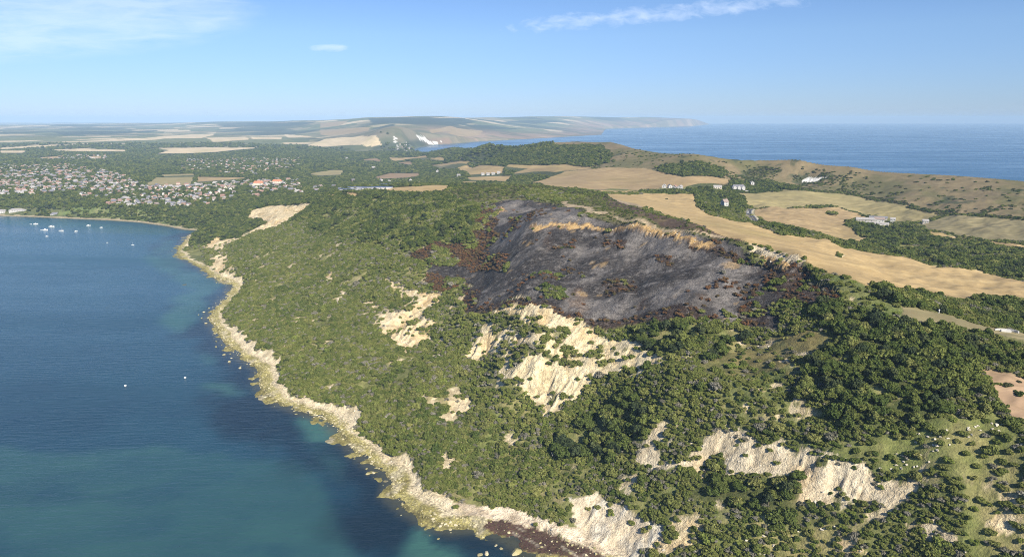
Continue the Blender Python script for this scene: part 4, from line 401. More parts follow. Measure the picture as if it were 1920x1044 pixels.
# ---------------------------------------------------------------- sea
def zat(x,y):
    """height of the finished terrain"""
    u=(U_(np.asarray(x,float),np.asarray(y,float))-us[0])/(us[1]-us[0]); w=(W_(x,y)-ws[0])/(ws[1]-ws[0])
    u=np.clip(u,0,NU-1.001);w=np.clip(w,0,NW-1.001); i=w.astype(int);j=u.astype(int);a=u-j;b=w-i
    return (Z[i,j]*(1-a)+Z[i,j+1]*a)*(1-b)+(Z[i+1,j]*(1-a)+Z[i+1,j+1]*a)*b
def cell(x,y):
    u=np.clip(np.rint((U_(x,y)-us[0])/(us[1]-us[0])),0,NU-1).astype(int); w=np.clip(np.rint((W_(x,y)-ws[0])/(ws[1]-ws[0])),0,NW-1).astype(int); return w,u
su=np.linspace(-2.2,2.2,700); sw=np.linspace(math.log(60),math.log(APEX+28000),900)
sy=np.exp(sw)[:,None]-APEX+np.zeros((1,700)); sx=su[None,:]*(sy+APEX)
sh_=np.zeros(sx.shape,np.float32); qx=sx+fbm(sx,sy,24,121,5)*7; qy=sy+fbm(sx,sy,24,122,5)*7
for d,P in SHALLOW:
    m=inpoly(qx,qy,P); sh_[m]=np.maximum(sh_[m],d)
for _ in range(1): sh_=(sh_+np.roll(sh_,1,0)+np.roll(sh_,-1,0)+np.roll(sh_,1,1)+np.roll(sh_,-1,1))/5
bigp=(sy<430)&(sx<-60); sh_*=np.clip(np.where(bigp,.42,1.05)+.3*fbm(sx,sy*2.2,40,123,5)-np.where(bigp,.16,.35)*sm(fbm(sx,sy,30,124,5),.12,.3),0,1)
# shallow seabed close to the shore, dark weed beyond the boulders
dsh=seg_dist(sx,sy,NORTH); wd_=((1-sm(dsh,2,9))*(sx<400)*.5).astype(np.float32)
dark=((1-sm(dsh+fbm(sx,sy,40,125,4)*45,12,52))*(sx<400)).astype(np.float32)*(sy<1300)
si=np.arange(900*700).reshape(900,700); sq=np.stack([si[:-1,:-1],si[:-1,1:],si[1:,1:],si[1:,:-1]],-1).reshape(-1,4)
sv=np.stack([sx,sy,np.zeros_like(sx)],-1).reshape(-1,3)
b=NB('sea_water'); g=b.n('NewGeometry').outputs['Position']; at=b.n('Attribute',attribute_name='col').outputs['Color']; sx_=b.n('SeparateColor',i0=at)
deep=b.mix(b.mr(b.noise(g,.006,6,.65),.35,.65),(.009,.037,.062,1),(.016,.058,.086,1)); sg=b.n('SeparateXYZ',i0=g).outputs[1]; deep=b.mix(b.mr(sg,480,1250,0,1),deep,(.022,.082,.118,1)); deep=b.mix(b.mr(sg,1300,2600,0,1),deep,(.016,.075,.150,1))
c=b.mix(sx_.outputs[0],deep,(.040,.112,.096,1)); c=b.mix(sx_.outputs[1],c,(.006,.013,.022,1)); c=b.mix(sx_.outputs[2],c,(.10,.095,.05,1))
mp=b.n('Mapping'); b.t.links.new(g,mp.inputs[0]); mp.inputs['Rotation'].default_value=(0,0,-.25); mp.inputs['Scale'].default_value=(.06,.30,1)
w1=b.noise(mp.outputs[0],1.0,5,.55); mp2=b.n('Mapping'); b.t.links.new(g,mp2.inputs[0]); mp2.inputs['Rotation'].default_value=(0,0,.1); mp2.inputs['Scale'].default_value=(.0011,.0055,1)
w2=b.noise(mp2.outputs[0],1.0,6,.6)
hgt=b.math('ADD',w1,b.math('MULTIPLY',b.noise(g,.6,3,.5),.25))
seam=b.out(c,b.mr(w2,.35,.65,.16,.34),hgt,.8,.8,.5,IOR=1.33)
me=npmesh('sea',sv,sq,seam,True); a=me.color_attributes.new('col','FLOAT_COLOR','POINT'); cc=np.ones((len(sv),4),np.float32)
cc[:,0]=np.clip(sh_,0,1).ravel(); cc[:,1]=(dark*.78*(1-sh_)).ravel(); cc[:,2]=wd_.ravel(); a.data.foreach_set('color',cc.ravel())
tag(link('sea',me),kind='structure')
# ---------------------------------------------------------------- what the camera side of the land shows (to leave out plants behind the hills)
az=np.linspace(-.86,.86,1100); rr=np.exp(np.linspace(math.log(130),math.log(12000),1500))
vx=np.tan(az)[None,:]*0+np.sin(az)[None,:]*rr[:,None]; vy=np.cos(az)[None,:]*rr[:,None]
vz=zat(vx,vy); el=(vz-CAMZ)/rr[:,None]; cm=np.maximum.accumulate(el,0)
def seen(x,y,h=4.):
    r=np.hypot(x,y); a=np.arctan2(x,y)
    i=np.clip(((np.log(r)-math.log(130))/(math.log(12000)-math.log(130))*1499).astype(int)-2,0,1499); j=np.clip(np.rint((a+.86)/1.72*1099).astype(int),0,1099)
    return (np.abs(a)<.86)&((zat(x,y)+h-CAMZ)/r>cm[i,j])
# photo-frame test, used only to leave out what the photo does not show and to rank sizes
def inframe(x,y,z,mg=1.03):
    cp,sp_=math.cos(math.radians(13.2)),math.sin(math.radians(13.2)); dz=z-CAMZ
    f=y*cp-dz*sp_; v=(y*sp_+dz*cp)/f; u=x/f
    return (np.abs(u)<.75*mg)&(v>-.41*mg)
# ---------------------------------------------------------------- plants
def foliage_mat(name,c1,c2,c3,hv=.3,tr=.15):
    b=NB(name); g=b.n('NewGeometry').outputs['Position']; r=b.n('ObjectInfo').outputs['Random']; at=b.n('Attribute',attribute_name='leaf').outputs['Fac']
    f=b.noise(g,.016,6,.7); c=b.mix(b.mr(f,.40,.60),rgba(c1),rgba(c2)); c=b.mix(b.math('MULTIPLY',b.math('POWER',r,2.2),.9),c,rgba(c3))
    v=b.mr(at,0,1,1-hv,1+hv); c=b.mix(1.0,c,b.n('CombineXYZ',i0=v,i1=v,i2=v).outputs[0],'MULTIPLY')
    d=b.n('BsdfDiffuse',i0=c); t=b.n('BsdfTranslucent',i0=b.mix(1.0,c,(1.15,1.25,.6,1),'MULTIPLY')); ms=b.n('MixShader',i0=tr,i1=d.outputs[0],i2=t.outputs[0])
    o=b.n('OutputMaterial',i0=ms.outputs[0]); return b.m
bark=NB('bark'); bark=bark.out(bark.mix(bark.noise(bark.n('TexCoord').outputs['Object'],3,4),(.09,.07,.05,1),(.2,.17,.13,1)),.9)
FM=dict(bush=foliage_mat('olive_leaves',(.142,.163,.044),(.084,.114,.030),(.205,.205,.070)),
 light=foliage_mat('lime_leaves',(.19,.225,.055),(.14,.18,.042),(.25,.24,.085)),
 grey=foliage_mat('bare_grey_twigs',(.23,.215,.165),(.17,.165,.12),(.30,.28,.23),.35),
 tree=foliage_mat('dark_green_leaves',(.088,.115,.031),(.062,.090,.025),(.135,.152,.042)),
 pine=foliage_mat('sombre_green_leaves',(.050,.068,.031),(.042,.058,.028),(.08,.095,.04)),
 gorse=foliage_mat('gorse_leaves',(.070,.076,.035),(.058,.066,.032),(.11,.105,.05)),
 scorch=foliage_mat('scorched_leaves',(.155,.088,.050),(.105,.066,.040),(.10,.092,.045)),
 rust=foliage_mat('rust_brown_leaves',(.215,.108,.052),(.150,.080,.042),(.13,.12,.05)))
def crown_mesh(name,m,seed,nl=11,leaves=520,flat=.75,leaf=.15,spread=.70,twigs=0,trunkh=0.):
    """crown of unit radius standing on z=0: leaf sprays over a cluster of uneven lobes, with a few stems"""
    R=np.random.default_rng(seed); V=[];Fs=[];L=[]
    lob=[]
    for k in range(nl):
        a=R.uniform(0,6.283); r=spread*math.sqrt(R.uniform(0,1)); h=R.uniform(.25,.95)*(1-.45*r/spread)
        lob.append((r*math.cos(a),r*math.sin(a),h*flat*1.15+trunkh,R.uniform(.26,.46)))
    per=leaves//nl
    for (x,y,z,r) in lob:
        r=r*1.0; d=R.normal(size=(per,3)); d[:,2]=np.abs(d[:,2])*.9-.25; d/=np.linalg.norm(d,axis=1)[:,None]
        rad=r*R.uniform(.72,1.1,per); c=np.array([x,y,z])+d*rad[:,None]*np.array([1,1,.85])
        nrm=d+R.normal(size=(per,3))*.55; nrm/=np.linalg.norm(nrm,axis=1)[:,None]
        t=np.cross(nrm,R.normal(size=(per,3))); t/=np.linalg.norm(t,axis=1)[:,None]; bt=np.cross(nrm,t)
        s=leaf*R.uniform(.55,1.25,per)[:,None]
        o=len(V) and sum(len(q) for q in V) or 0
        quad=np.stack([c-t*s-bt*s*.7,c+t*s-bt*s*.55,c+t*s*.8+bt*s*.7,c-t*s*.7+bt*s*.8],1).reshape(-1,3)
        V.append(quad); n0=o; Fs.append(np.arange(per*4).reshape(-1,4)+n0)
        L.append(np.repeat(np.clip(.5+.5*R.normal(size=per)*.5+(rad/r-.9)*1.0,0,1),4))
    o=sum(len(q) for q in V)
    # inner mass of each lobe so that the crown is not see-through
    ico=[(0,0,1),(.89,0,.45),(.28,.85,.45),(-.72,.53,.45),(-.72,-.53,.45),(.28,-.85,.45),(.72,.53,-.45),(-.28,.85,-.45),(-.89,0,-.45),(-.28,-.85,-.45),(.72,-.53,-.45),(0,0,-1)]
    fi=[(0,1,2),(0,2,3),(0,3,4),(0,4,5),(0,5,1),(1,6,2),(2,7,3),(3,8,4),(4,9,5),(5,10,1),(6,7,2),(7,8,3),(8,9,4),(9,10,5),(10,6,1),(11,7,6),(11,8,7),(11,9,8),(11,10,9),(11,6,10)]
    for (x,y,z,r) in lob:
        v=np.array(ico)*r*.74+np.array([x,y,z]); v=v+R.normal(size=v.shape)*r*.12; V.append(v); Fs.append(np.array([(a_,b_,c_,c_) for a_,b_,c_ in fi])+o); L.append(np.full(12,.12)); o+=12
    # stems
    for k in range(3+twigs):
        a=R.uniform(0,6.283); r=R.uniform(.1,.55); top=np.array([r*math.cos(a),r*math.sin(a),(.35+.5*R.uniform())*flat+trunkh+(.35 if k>=3 else 0)]); w=.03 if k<3 else .018
        base=np.array([0,0,-.15]) if k<3 else top*np.array([.55,.55,.45])
        for dx in ((w,0,0),(0,w,0)):
            d_=np.array(dx); V.append(np.array([base-d_,base+d_,top+d_*.3,top-d_*.3])); Fs.append(np.array([[0,1,2,3]])+o); L.append(np.full(4,.5)); o+=4
    V=np.concatenate(V); F_=np.concatenate(Fs); L=np.concatenate(L)
    # triangles were padded to quads: rebuild as an exact face list
    me=bpy.data.meshes.new(name); tri=F_[:,2]==F_[:,3]
    cnt=np.where(tri,3,4); st=np.concatenate([[0],np.cumsum(cnt)[:-1]]); li=F_.ravel()[(~((np.arange(F_.size)%4==3)&np.repeat(tri,4)))]
    me.vertices.add(len(V)); me.vertices.foreach_set('co',V.astype(np.float32).ravel()); me.loops.add(len(li)); me.loops.foreach_set('vertex_index',li.astype(np.int32))
    me.polygons.add(len(F_)); me.polygons.foreach_set('loop_start',st.astype(np.int32)); me.update(calc_edges=True)
    a=me.attributes.new('leaf','FLOAT','POINT'); a.data.foreach_set('value',L.astype(np.float32)); me.materials.append(m); return me
def trunk_mesh(name,seed):
    R=random.Random(seed); V=[];F_=[]
    def limb(p,q,r0,r1):
        o=len(V); d=Vector(q)-Vector(p); t=d.orthogonal().normalized(); bt=d.normalized().cross(t)
        for c,r in ((Vector(p),r0),(Vector(q),r1)):
            for k in range(6): a=k*math.pi/3; V.append(tuple(c+t*math.cos(a)*r+bt*math.sin(a)*r))
        for k in range(6): F_.append((o+k,o+(k+1)%6,o+6+(k+1)%6,o+6+k))
    limb((0,0,-.3),(.02,.01,.34),.085,.06)
    for k in range(4):
        a=k*1.57+R.random(); limb((.02,.01,.33),(.42*math.cos(a),.42*math.sin(a),.72+.15*R.random()),.045,.015)
    return npmesh(name,V,F_,bark,True)
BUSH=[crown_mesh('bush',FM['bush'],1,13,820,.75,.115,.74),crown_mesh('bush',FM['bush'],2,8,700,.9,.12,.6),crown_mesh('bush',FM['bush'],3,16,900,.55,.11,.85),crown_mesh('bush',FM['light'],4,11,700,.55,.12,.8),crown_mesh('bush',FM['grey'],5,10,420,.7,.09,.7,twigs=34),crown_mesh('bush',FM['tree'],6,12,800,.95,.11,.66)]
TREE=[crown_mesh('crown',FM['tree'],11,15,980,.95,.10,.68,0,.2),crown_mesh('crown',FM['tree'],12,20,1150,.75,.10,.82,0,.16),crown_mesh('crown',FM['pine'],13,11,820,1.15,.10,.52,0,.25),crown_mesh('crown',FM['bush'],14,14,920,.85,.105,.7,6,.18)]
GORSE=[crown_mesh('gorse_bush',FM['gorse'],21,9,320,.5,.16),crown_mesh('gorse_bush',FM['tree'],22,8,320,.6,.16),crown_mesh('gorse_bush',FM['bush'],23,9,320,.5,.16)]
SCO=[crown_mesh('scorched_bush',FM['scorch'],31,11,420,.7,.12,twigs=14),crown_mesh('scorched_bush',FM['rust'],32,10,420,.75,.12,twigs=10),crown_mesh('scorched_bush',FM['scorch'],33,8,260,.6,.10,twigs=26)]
TRUNK=[trunk_mesh('trunk',k) for k in range(2)]
# ---- where they stand
def lattice(x0,x1,y0,y1,s,seed):
    R=np.random.default_rng(seed); gx=np.arange(x0,x1,s); gy=np.arange(y0,y1,s*.9); X,Y=np.meshgrid(gx,gy); X=X+((np.arange(len(gy))%2)*s*.5)[:,None]
    X=X+R.uniform(-.42,.42,X.shape)*s; Y=Y+R.uniform(-.42,.42,Y.shape)*s; X=X.ravel();Y=Y.ravel()
    k=np.abs(U_(X,Y))<1.08; X=X[k];Y=Y[k]; k=(np.abs(X)<(Y*.86+60)); return X[k],Y[k],R
PTS={0:[],1:[],2:[],3:[]}
def seed_plants(y0,y1,s,seed,want,rmin,rmax,h,mul=1.0,force=None):
    X,Y,R=lattice(-y1*.95-60,y1*.95+60,y0,y1,s,seed); w,u=cell(X,Y); d=DENS[w,u]*mul; kd=KIND[w,u]
    k=(R.uniform(0,1,len(X))<d)&np.isin(kd,want)&LAND[w,u]; X=X[k];Y=Y[k];kd=kd[k]; z=zat(X,Y)
    k=seen(X,Y,h)&inframe(X,Y,z+h,1.06)&(z>1.5); X=X[k];Y=Y[k];z=z[k];kd=kd[k]
    big=np.clip(.5+.5*fbm(X,Y,38,seed,3)*1.6,0,1); r=rmin+(rmax-rmin)*(.25*R.uniform(0,1,len(X))+.25*R.uniform(0,1,len(X))**3+.5*big)
    if force is not None: kd=kd*0+force
    for q in set(kd.tolist()):
        m=kd==q; PTS[q].append(np.stack([X[m],Y[m],z[m],r[m],R.uniform(0,6.283,m.sum()),R.uniform(0,1,m.sum())],1))
seed_plants(150,420,2.2,201,(0,),1.0,2.9,3); seed_plants(420,720,2.7,202,(0,),1.3,3.5,3); seed_plants(720,1150,3.6,203,(0,),1.8,4.4,4)
seed_plants(150,700,6.0,204,(0,),3.2,4.6,4,.18)
seed_plants(150,1500,4.9,205,(1,),3.0,6.2,8); seed_plants(1500,2400,8.5,206,(1,),4.0,6.6,8,.92); seed_plants(2400,4300,14,207,(1,),5.5,9.5,9,.9)
seed_plants(4300,5000,30,208,(1,),9,15,10,.7)
seed_plants(150,900,3.2,209,(2,),1.0,2.4,2); seed_plants(900,1800,5.2,210,(2,),2.0,4.4,3)
seed_plants(150,1000,3.2,211,(3,),1.3,2.9,3)
seed_plants(150,1000,3.3,212,(1,),1.1,2.6,3,.8,0)
def split_top(a,n):
    rank=a[:,3]/np.hypot(np.hypot(a[:,0],a[:,1]),a[:,2]-CAMZ); ok=inframe(a[:,0],a[:,1],a[:,2],.985); rank=np.where(ok,rank,0); o=np.argsort(-rank); return a[o[:n]],a[o[n:]]
def scatter(name,pts,protos,weights,label,cat,zs=(.85,1.15),hz=1.0):
    n=len(pts); me=bpy.data.meshes.new(name); me.vertices.add(n); co=pts[:,:3].copy(); co[:,2]-=.08*pts[:,3]; me.vertices.foreach_set('co',co.astype(np.float32).ravel())
    R=np.random.default_rng(5); cw=np.cumsum(weights)/sum(weights); ix=np.searchsorted(cw,pts[:,5]).clip(0,len(protos)-1)
    a=me.attributes.new('idx','INT','POINT'); a.data.foreach_set('value',ix.astype(np.int32))
    a=me.attributes.new('rot','FLOAT_VECTOR','POINT'); v=np.zeros((n,3),np.float32); v[:,2]=pts[:,4]; v[:,0]=R.normal(size=n)*.08; v[:,1]=R.normal(size=n)*.08; a.data.foreach_set('vector',v.ravel())
    a=me.attributes.new('scl','FLOAT_VECTOR','POINT'); v=np.repeat(pts[:,3:4],3,1)*np.stack([R.uniform(.85,1.15,n),R.uniform(.85,1.15,n),R.uniform(*zs,n)*hz],1); a.data.foreach_set('vector',v.astype(np.float32).ravel())
    o=link(name,me); tag(o,label,cat,kind='stuff')
    g=bpy.data.node_groups.new(name,'GeometryNodeTree'); g.interface.new_socket('Geometry',in_out='INPUT',socket_type='NodeSocketGeometry'); g.interface.new_socket('Geometry',in_out='OUTPUT',socket_type='NodeSocketGeometry')
    gi=g.nodes.new('NodeGroupInput'); go=g.nodes.new('NodeGroupOutput'); ip=g.nodes.new('GeometryNodeInstanceOnPoints'); jn=g.nodes.new('GeometryNodeGeometryToInstance')
    for p in reversed(protos):
        oi=g.nodes.new('GeometryNodeObjectInfo'); oi.inputs['Object'].default_value=p; oi.inputs['As Instance'].default_value=False
        g.links.new(oi.outputs['Geometry'],jn.inputs[0])
    def na(nm,t):
        q=g.nodes.new('GeometryNodeInputNamedAttribute'); q.data_type=t; q.inputs[0].default_value=nm; return q.outputs[0]
    g.links.new(gi.outputs[0],ip.inputs['Points']); g.links.new(jn.outputs[0],ip.inputs['Instance']); ip.inputs['Pick Instance'].default_value=True
    g.links.new(na('idx','INT'),ip.inputs['Instance Index']); e2=g.nodes.new('FunctionNodeEulerToRotation'); g.links.new(na('rot','FLOAT_VECTOR'),e2.inputs[0]); g.links.new(e2.outputs[0],ip.inputs['Rotation']); g.links.new(na('scl','FLOAT_VECTOR'),ip.inputs['Scale'])
    g.links.new(ip.outputs[0],go.inputs[0]); md=o.modifiers.new('scatter','NODES'); md.node_group=g; return o
def zone(x,y):
    u=x/max(y,1)
    if y<330 and x>60: return 'below the long white cliff' if u<.62 and zat(x,y)<52 else 'on the bright grass slope at right'
    if x>150 and y<430: return 'in the thicket above the white cliff'
    if x>40 and y<520: return 'between the white cliff and the burnt hillside'
    if x>0: return 'beside the yellow landslip'
    if y<420: return 'on the bank just above the boulder beach'
    dn_=float(seg_dist(np.array([x]),np.array([y]),NORTH)[0]); return 'on the lowest part of the green slope' if dn_<45 else ('halfway up the green slope' if dn_<95 else 'high on the green slope')
def sizew(r,a,b): return 'small' if r<a else ('large' if r>b else 'medium sized')
cnt={k:(np.concatenate(v) if v else np.zeros((0,6))) for k,v in PTS.items()}
print('PLANTS',{k:len(v) for k,v in cnt.items()})
R=np.random.default_rng(77)
BW=[.29,.21,.17,.13,.13,.07]; BL=['olive green','olive green','spreading olive green','light lime green','grey half bare','dark green']
top,rest=split_top(cnt[0],300); protoB=[None]*6
cw=np.cumsum(BW)/sum(BW)
for x,y,z,r,a,q in top:
    i=int(np.searchsorted(cw,q)); o=link('bush',BUSH[i],(x,y,z-.08*r),a,(r,r*R.uniform(.85,1.15),r*R.uniform(.9,1.2)))
    zn=zone(x,y); tag(o,'%s %s bush %s'%(sizew(r,2.,3.2),BL[i],zn),'bush','bushes '+zn)
    if protoB[i] is None: protoB[i]=o
protoB=[p if p else [w for w in protoB if w][0] for p in protoB]
scatter('scrub',rest,protoB,BW,'dense low green scrub covering the coastal slope','scrub')
TW=[.34,.30,.16,.2]; TL=['rounded dark green','broad dark green','upright sombre green','rounded olive green']; protoT=[None]*4; tw=np.cumsum(TW)/sum(TW)
def tzone(x,y):
    z_=float(zat(x,y))
    u=x/y
    if y<560 and u>.45: return 'in the row beside the long straw field' if y>420 and u>.5 else ('on the near edge of the dark right-hand wood' if y<330 else ('amid the dark right-hand wood' if y<375 else 'on the far edge of the dark right-hand wood'))
    if y<560: return ('below the long white cliff' if y<325 else ('in the wood right of the olive grass shelf' if u>.38 else ('on the knoll left of the white cliff' if y<400 else 'at the lower right edge of the burn')))
    if x<60: return 'on the wooded hill left of the burn'
    if y<900: return 'in the wood beyond the long straw field'
    if x>200: return 'beside the lane among the dry fields'
    return 'on the wooded ground inland of the headland'
top,rest=split_top(cnt[1],300)
for x,y,z,r,a,q in top:
    i=int(np.searchsorted(tw,q)); e=empty('tree',(x,y,z),a,(r,r,r*R.uniform(.85,1.15))); zn=tzone(x,y); tag(e,'%s %s tree %s'%(sizew(r,4.2,5.6),TL[i],zn),'tree','trees '+zn)
    c=link('crown',TREE[i],(0,0,-.03),parent=e); link('trunk',TRUNK[i%2],parent=e)
    if protoT[i] is None: protoT[i]=c
protoT=[p if p else [w for w in protoT if w][0] for p in protoT]
scatter('woodland',rest,protoT,TW,'far woods and hedgerow trees across the lowland','woodland',hz=.85)
protoG=[None]*3; top,rest=split_top(cnt[2],300)
for x,y,z,r,a,q in top:
    i=min(int(q*3),2); o=link('gorse_bush',GORSE[i],(x,y,z-.08*r),a,r); zn='on the heath along the headland crest' if y<1150 and x<330 else 'in the hedge line beside the dry fields'
    tag(o,'%s low dark gorse bush %s'%(sizew(r,1.5,2.4),zn),'bush','gorse bushes '+zn)
    if protoG[i] is None: protoG[i]=o
protoG=[p if p else [w for w in protoG if w][0] for p in protoG]
scatter('gorse',rest,protoG,[1,1,1],'low dark gorse and hedges on the down','scrub',hz=.9)
protoS=[None]*3; top,rest=split_top(cnt[3],300); SL=['dull brown','rust brown','charred bare-twigged']
for x,y,z,r,a,q in top:
    i=min(int(q*3),2); o=link('scorched_bush',SCO[i],(x,y,z-.08*r),a,(r,r,r*R.uniform(.8,1.2)))
    zn='at the left edge of the burn' if x<0 else ('at the right end of the burn' if x>130 else ('on the lower edge of the burnt slope' if y<540 else 'in the middle of the burnt slope'))
    tag(o,'%s %s scorched bush %s'%(sizew(r,1.8,2.5),SL[i],zn),'bush','scorched bushes '+zn)
    if protoS[i] is None: protoS[i]=o
protoS=[p if p else [w for w in protoS if w][0] for p in protoS]
if len(rest): scatter('scorched_scrub',rest,protoS,[1,1,1],'brown fire-scorched scrub around the burnt ground','scrub')
for j,(x,y,r) in enumerate(SPOTS['fieldshrubs']):
    zn='on the pink-tan field at the right edge' if y<450 else 'alone on the dry tan field'
    tag(link('field_bush',GORSE[j%3],(x,y,float(zat(x,y))-.1),j*1.3,(r*1.4,r,r*.9)),'small dark bush '+zn,'bush','small bushes '+zn)
x,y=SPOTS['lonetree'][0]; e=empty('wind_bent_tree',(x,y,float(zat(x,y))),.4,(11,8,7)); tag(e,'wide wind-bent tree standing alone in the tan field before the farm','tree'); link('crown',TREE[1],(0,0,-.05),parent=e); link('trunk',TRUNK[0],parent=e)
# ---------------------------------------------------------------- rocks
b=NB('rock'); g=b.n('NewGeometry').outputs['Position']; rr_=b.n('ObjectInfo').outputs['Random']
rc=b.mix(b.mr(b.noise(g,.12,3),.4,.6),(.42,.37,.18,1),(.60,.53,.37,1)); rc=b.mix(b.math('MULTIPLY',b.math('POWER',rr_,2.0),.85),rc,(.17,.155,.06,1)); rc=b.mix(b.mr(b.noise(g,1.6,4),.5,.7,0,.5),rc,(.18,.15,.09,1)); rockm=b.out(rc,.9,b.noise(g,2.5,5),.25,.8)
b=NB('pale_rock'); g=b.n('NewGeometry').outputs['Position']; palem=b.out(b.mix(b.mr(b.noise(g,1.1,4),.45,.7),(.62,.56,.45,1),(.32,.28,.2,1)),.9,b.noise(g,2.,5),.3,.8)
import bmesh
def rock_mesh(name,seed,m):
    bm=bmesh.new(); bmesh.ops.create_icosphere(bm,subdivisions=2,radius=1); R=random.Random(seed); cuts=[(Vector((R.gauss(0,1),R.gauss(0,1),R.gauss(0,.8))).normalized(),R.uniform(.45,.8)) for _ in range(9)]
    for v in bm.verts:
        for n_,d in cuts:
            k=v.co.dot(n_)-d
            if k>0: v.co-=n_*k*.92
        v.co+=Vector((R.gauss(0,.03),R.gauss(0,.03),R.gauss(0,.03))); v.co.z*=.72
    me=bpy.data.meshes.new(name); bm.to_mesh(me); bm.free(); me.materials.append(m); return me
ROCK=[rock_mesh('boulder',k,rockm) for k in range(4)]; PROCK=[rock_mesh('boulder',k+9,palem) for k in range(3)]
X,Y,Rq=lattice(-420,120,270,1200,1.75,301); dn=seg_dist(X,Y,NORTH); L_=inpoly(X,Y,T.land); nb_=fbm(X,Y,30,302,3)
mm=inpoly(X,Y,MAROON)
k=np.where(L_,np.where(mm,Rq.uniform(0,1,len(X))<.13,(dn<10+5*nb_)&(Rq.uniform(0,1,len(X))<.75)),(dn<7+26*np.clip(fbm(X,Y,26,303,3),0,1))&(Rq.uniform(0,1,len(X))<.13*np.exp(-dn/9.)+.02*(nb_>.2))); X=X[k];Y=Y[k]
z=np.maximum(zat(X,Y),-.35); k=seen(X,Y,1.)&inframe(X,Y,z); X=X[k];Y=Y[k];z=z[k]; r=.30+Rq.uniform(0,1,len(X))**3*.95
rk=np.stack([X,Y,z,r,Rq.uniform(0,6.28,len(X)),Rq.uniform(0,1,len(X))],1); print('ROCKS',len(rk))
sp_b=SPOTS['boulders']; rk_top,rest=split_top(rk,300-len(sp_b)); protoR=[None]*4
for j,row in enumerate([(x,y,-.15,r*(1 if j_==0 else .72),j_*1.7,(j_*.37)%1) for j_,(x,y,r) in enumerate(sp_b)]+[tuple(q) for q in rk_top]):
    x,y,z_,r_,a_,q_=row; i=min(int(q_*4),3); o=link('boulder',ROCK[i],(x,y,z_),a_,(r_*1.1,r_,r_*.9)); w=float(zat(x,y))<0
    if j==0: lb='largest angular cream boulder standing in the dark water off the maroon shore'; gp=None
    else:
        zn=('in the water off the ' if w else 'on the ')+('maroon shore' if x>-12 and y<345 else ('near boulder beach' if y<480 else 'far boulder beach')+(' at the water edge' if float(seg_dist(np.array([x]),np.array([y]),NORTH)[0])<5 else ' higher up')); lb='%s yellowish boulder %s'%(sizew(r_,.9,1.6),zn); gp='boulders '+zn
    tag(o,lb,'boulder',gp)
    if protoR[i] is None: protoR[i]=o
scatter('shore_stones',rest,[p if p else o for p in protoR],[1,1,1,1],'weed-stained yellow stones heaped along the waterline','stones',hz=.85)
# rubble on the bare faces
X,Y,Rq=lattice(-250,330,190,950,2.3,308); w,u=cell(X,Y); k=(CLS[w,u]==2)&LAND[w,u]&(Rq.uniform(0,1,len(X))<.5*np.clip(.35+fbm(X,Y,12,309,3),0,1)); X=X[k];Y=Y[k]; z=zat(X,Y); k=seen(X,Y,1.)&inframe(X,Y,z)&(z>.5); X=X[k];Y=Y[k];z=z[k]
rub=np.stack([X,Y,z,.25+Rq.uniform(0,1,len(X))**3*.9,Rq.uniform(0,6.28,len(X)),Rq.uniform(0,1,len(X))],1); print('RUBBLE',len(rub))
# pale rocks on the grass slope at the right
X,Y,Rq=lattice(80,330,150,400,2.6,305); w,u=cell(X,Y); gm=np.zeros(len(X),bool)
for k_,d_,P in GRASS:
    if k_=='limegrass': gm|=inpoly(X,Y,P)
k=gm&(fbm(X,Y,26,306,3)+.3*fbm(X,Y,8,307,2)>.30)&(Rq.uniform(0,1,len(X))<.5)&(X>60); X=X[k][:260];Y=Y[k][:260]
pr_=[]
for j in range(len(X)): pr_.append(tag(link('pale_rock',PROCK[j%3],(X[j],Y[j],float(zat(X[j],Y[j]))+.1),j*2.1,(.5+Rq.uniform()**2*.9,.6+Rq.uniform()*.5,.5+Rq.uniform()*.3)),'pale limestone rock poking out of the bright grass slope at the right','rock','pale rocks on the grassy slope at the right'))
scatter('rubble',rub,[pr_[0],pr_[1],pr_[2]],[1,1,1],'pale rubble and fallen blocks strewn over the bare landslip faces','rubble',hz=.8)
# ---------------------------------------------------------------- built things
def flat(name,c,rough=.8,c2=None,s=.6,spec=.2):
    b=NB(name); g=b.n('TexCoord').outputs['Object']; c2=c2 or tuple(v*.8 for v in c); return b.out(b.mix(b.mr(b.noise(g,s,4),.4,.62),rgba(c),rgba(c2)),rough,spec=spec)
WM=[flat('white_render',(.54,.525,.50)),flat('cream_render',(.66,.60,.48)),flat('red_brick',(.36,.24,.19)),flat('grey_stone',(.42,.39,.34))]
RM=[flat('slate_roof',(.20,.20,.22)),flat('red_tile_roof',(.34,.215,.17)),flat('brown_tile_roof',(.29,.23,.20)),flat('pale_grey_roof',(.38,.36,.34)),flat('orange_tile_roof',(.50,.21,.12))]
GLASS=flat('window_glass',(.05,.06,.07),.15,spec=.6); WHITE=flat('white_paint',(.8,.8,.78),.4); NAVY=flat('navy_paint',(.05,.07,.14),.4); STONE=flat('pale_stone',(.62,.60,.55)); DOORM=flat('door_paint',(.12,.16,.14))
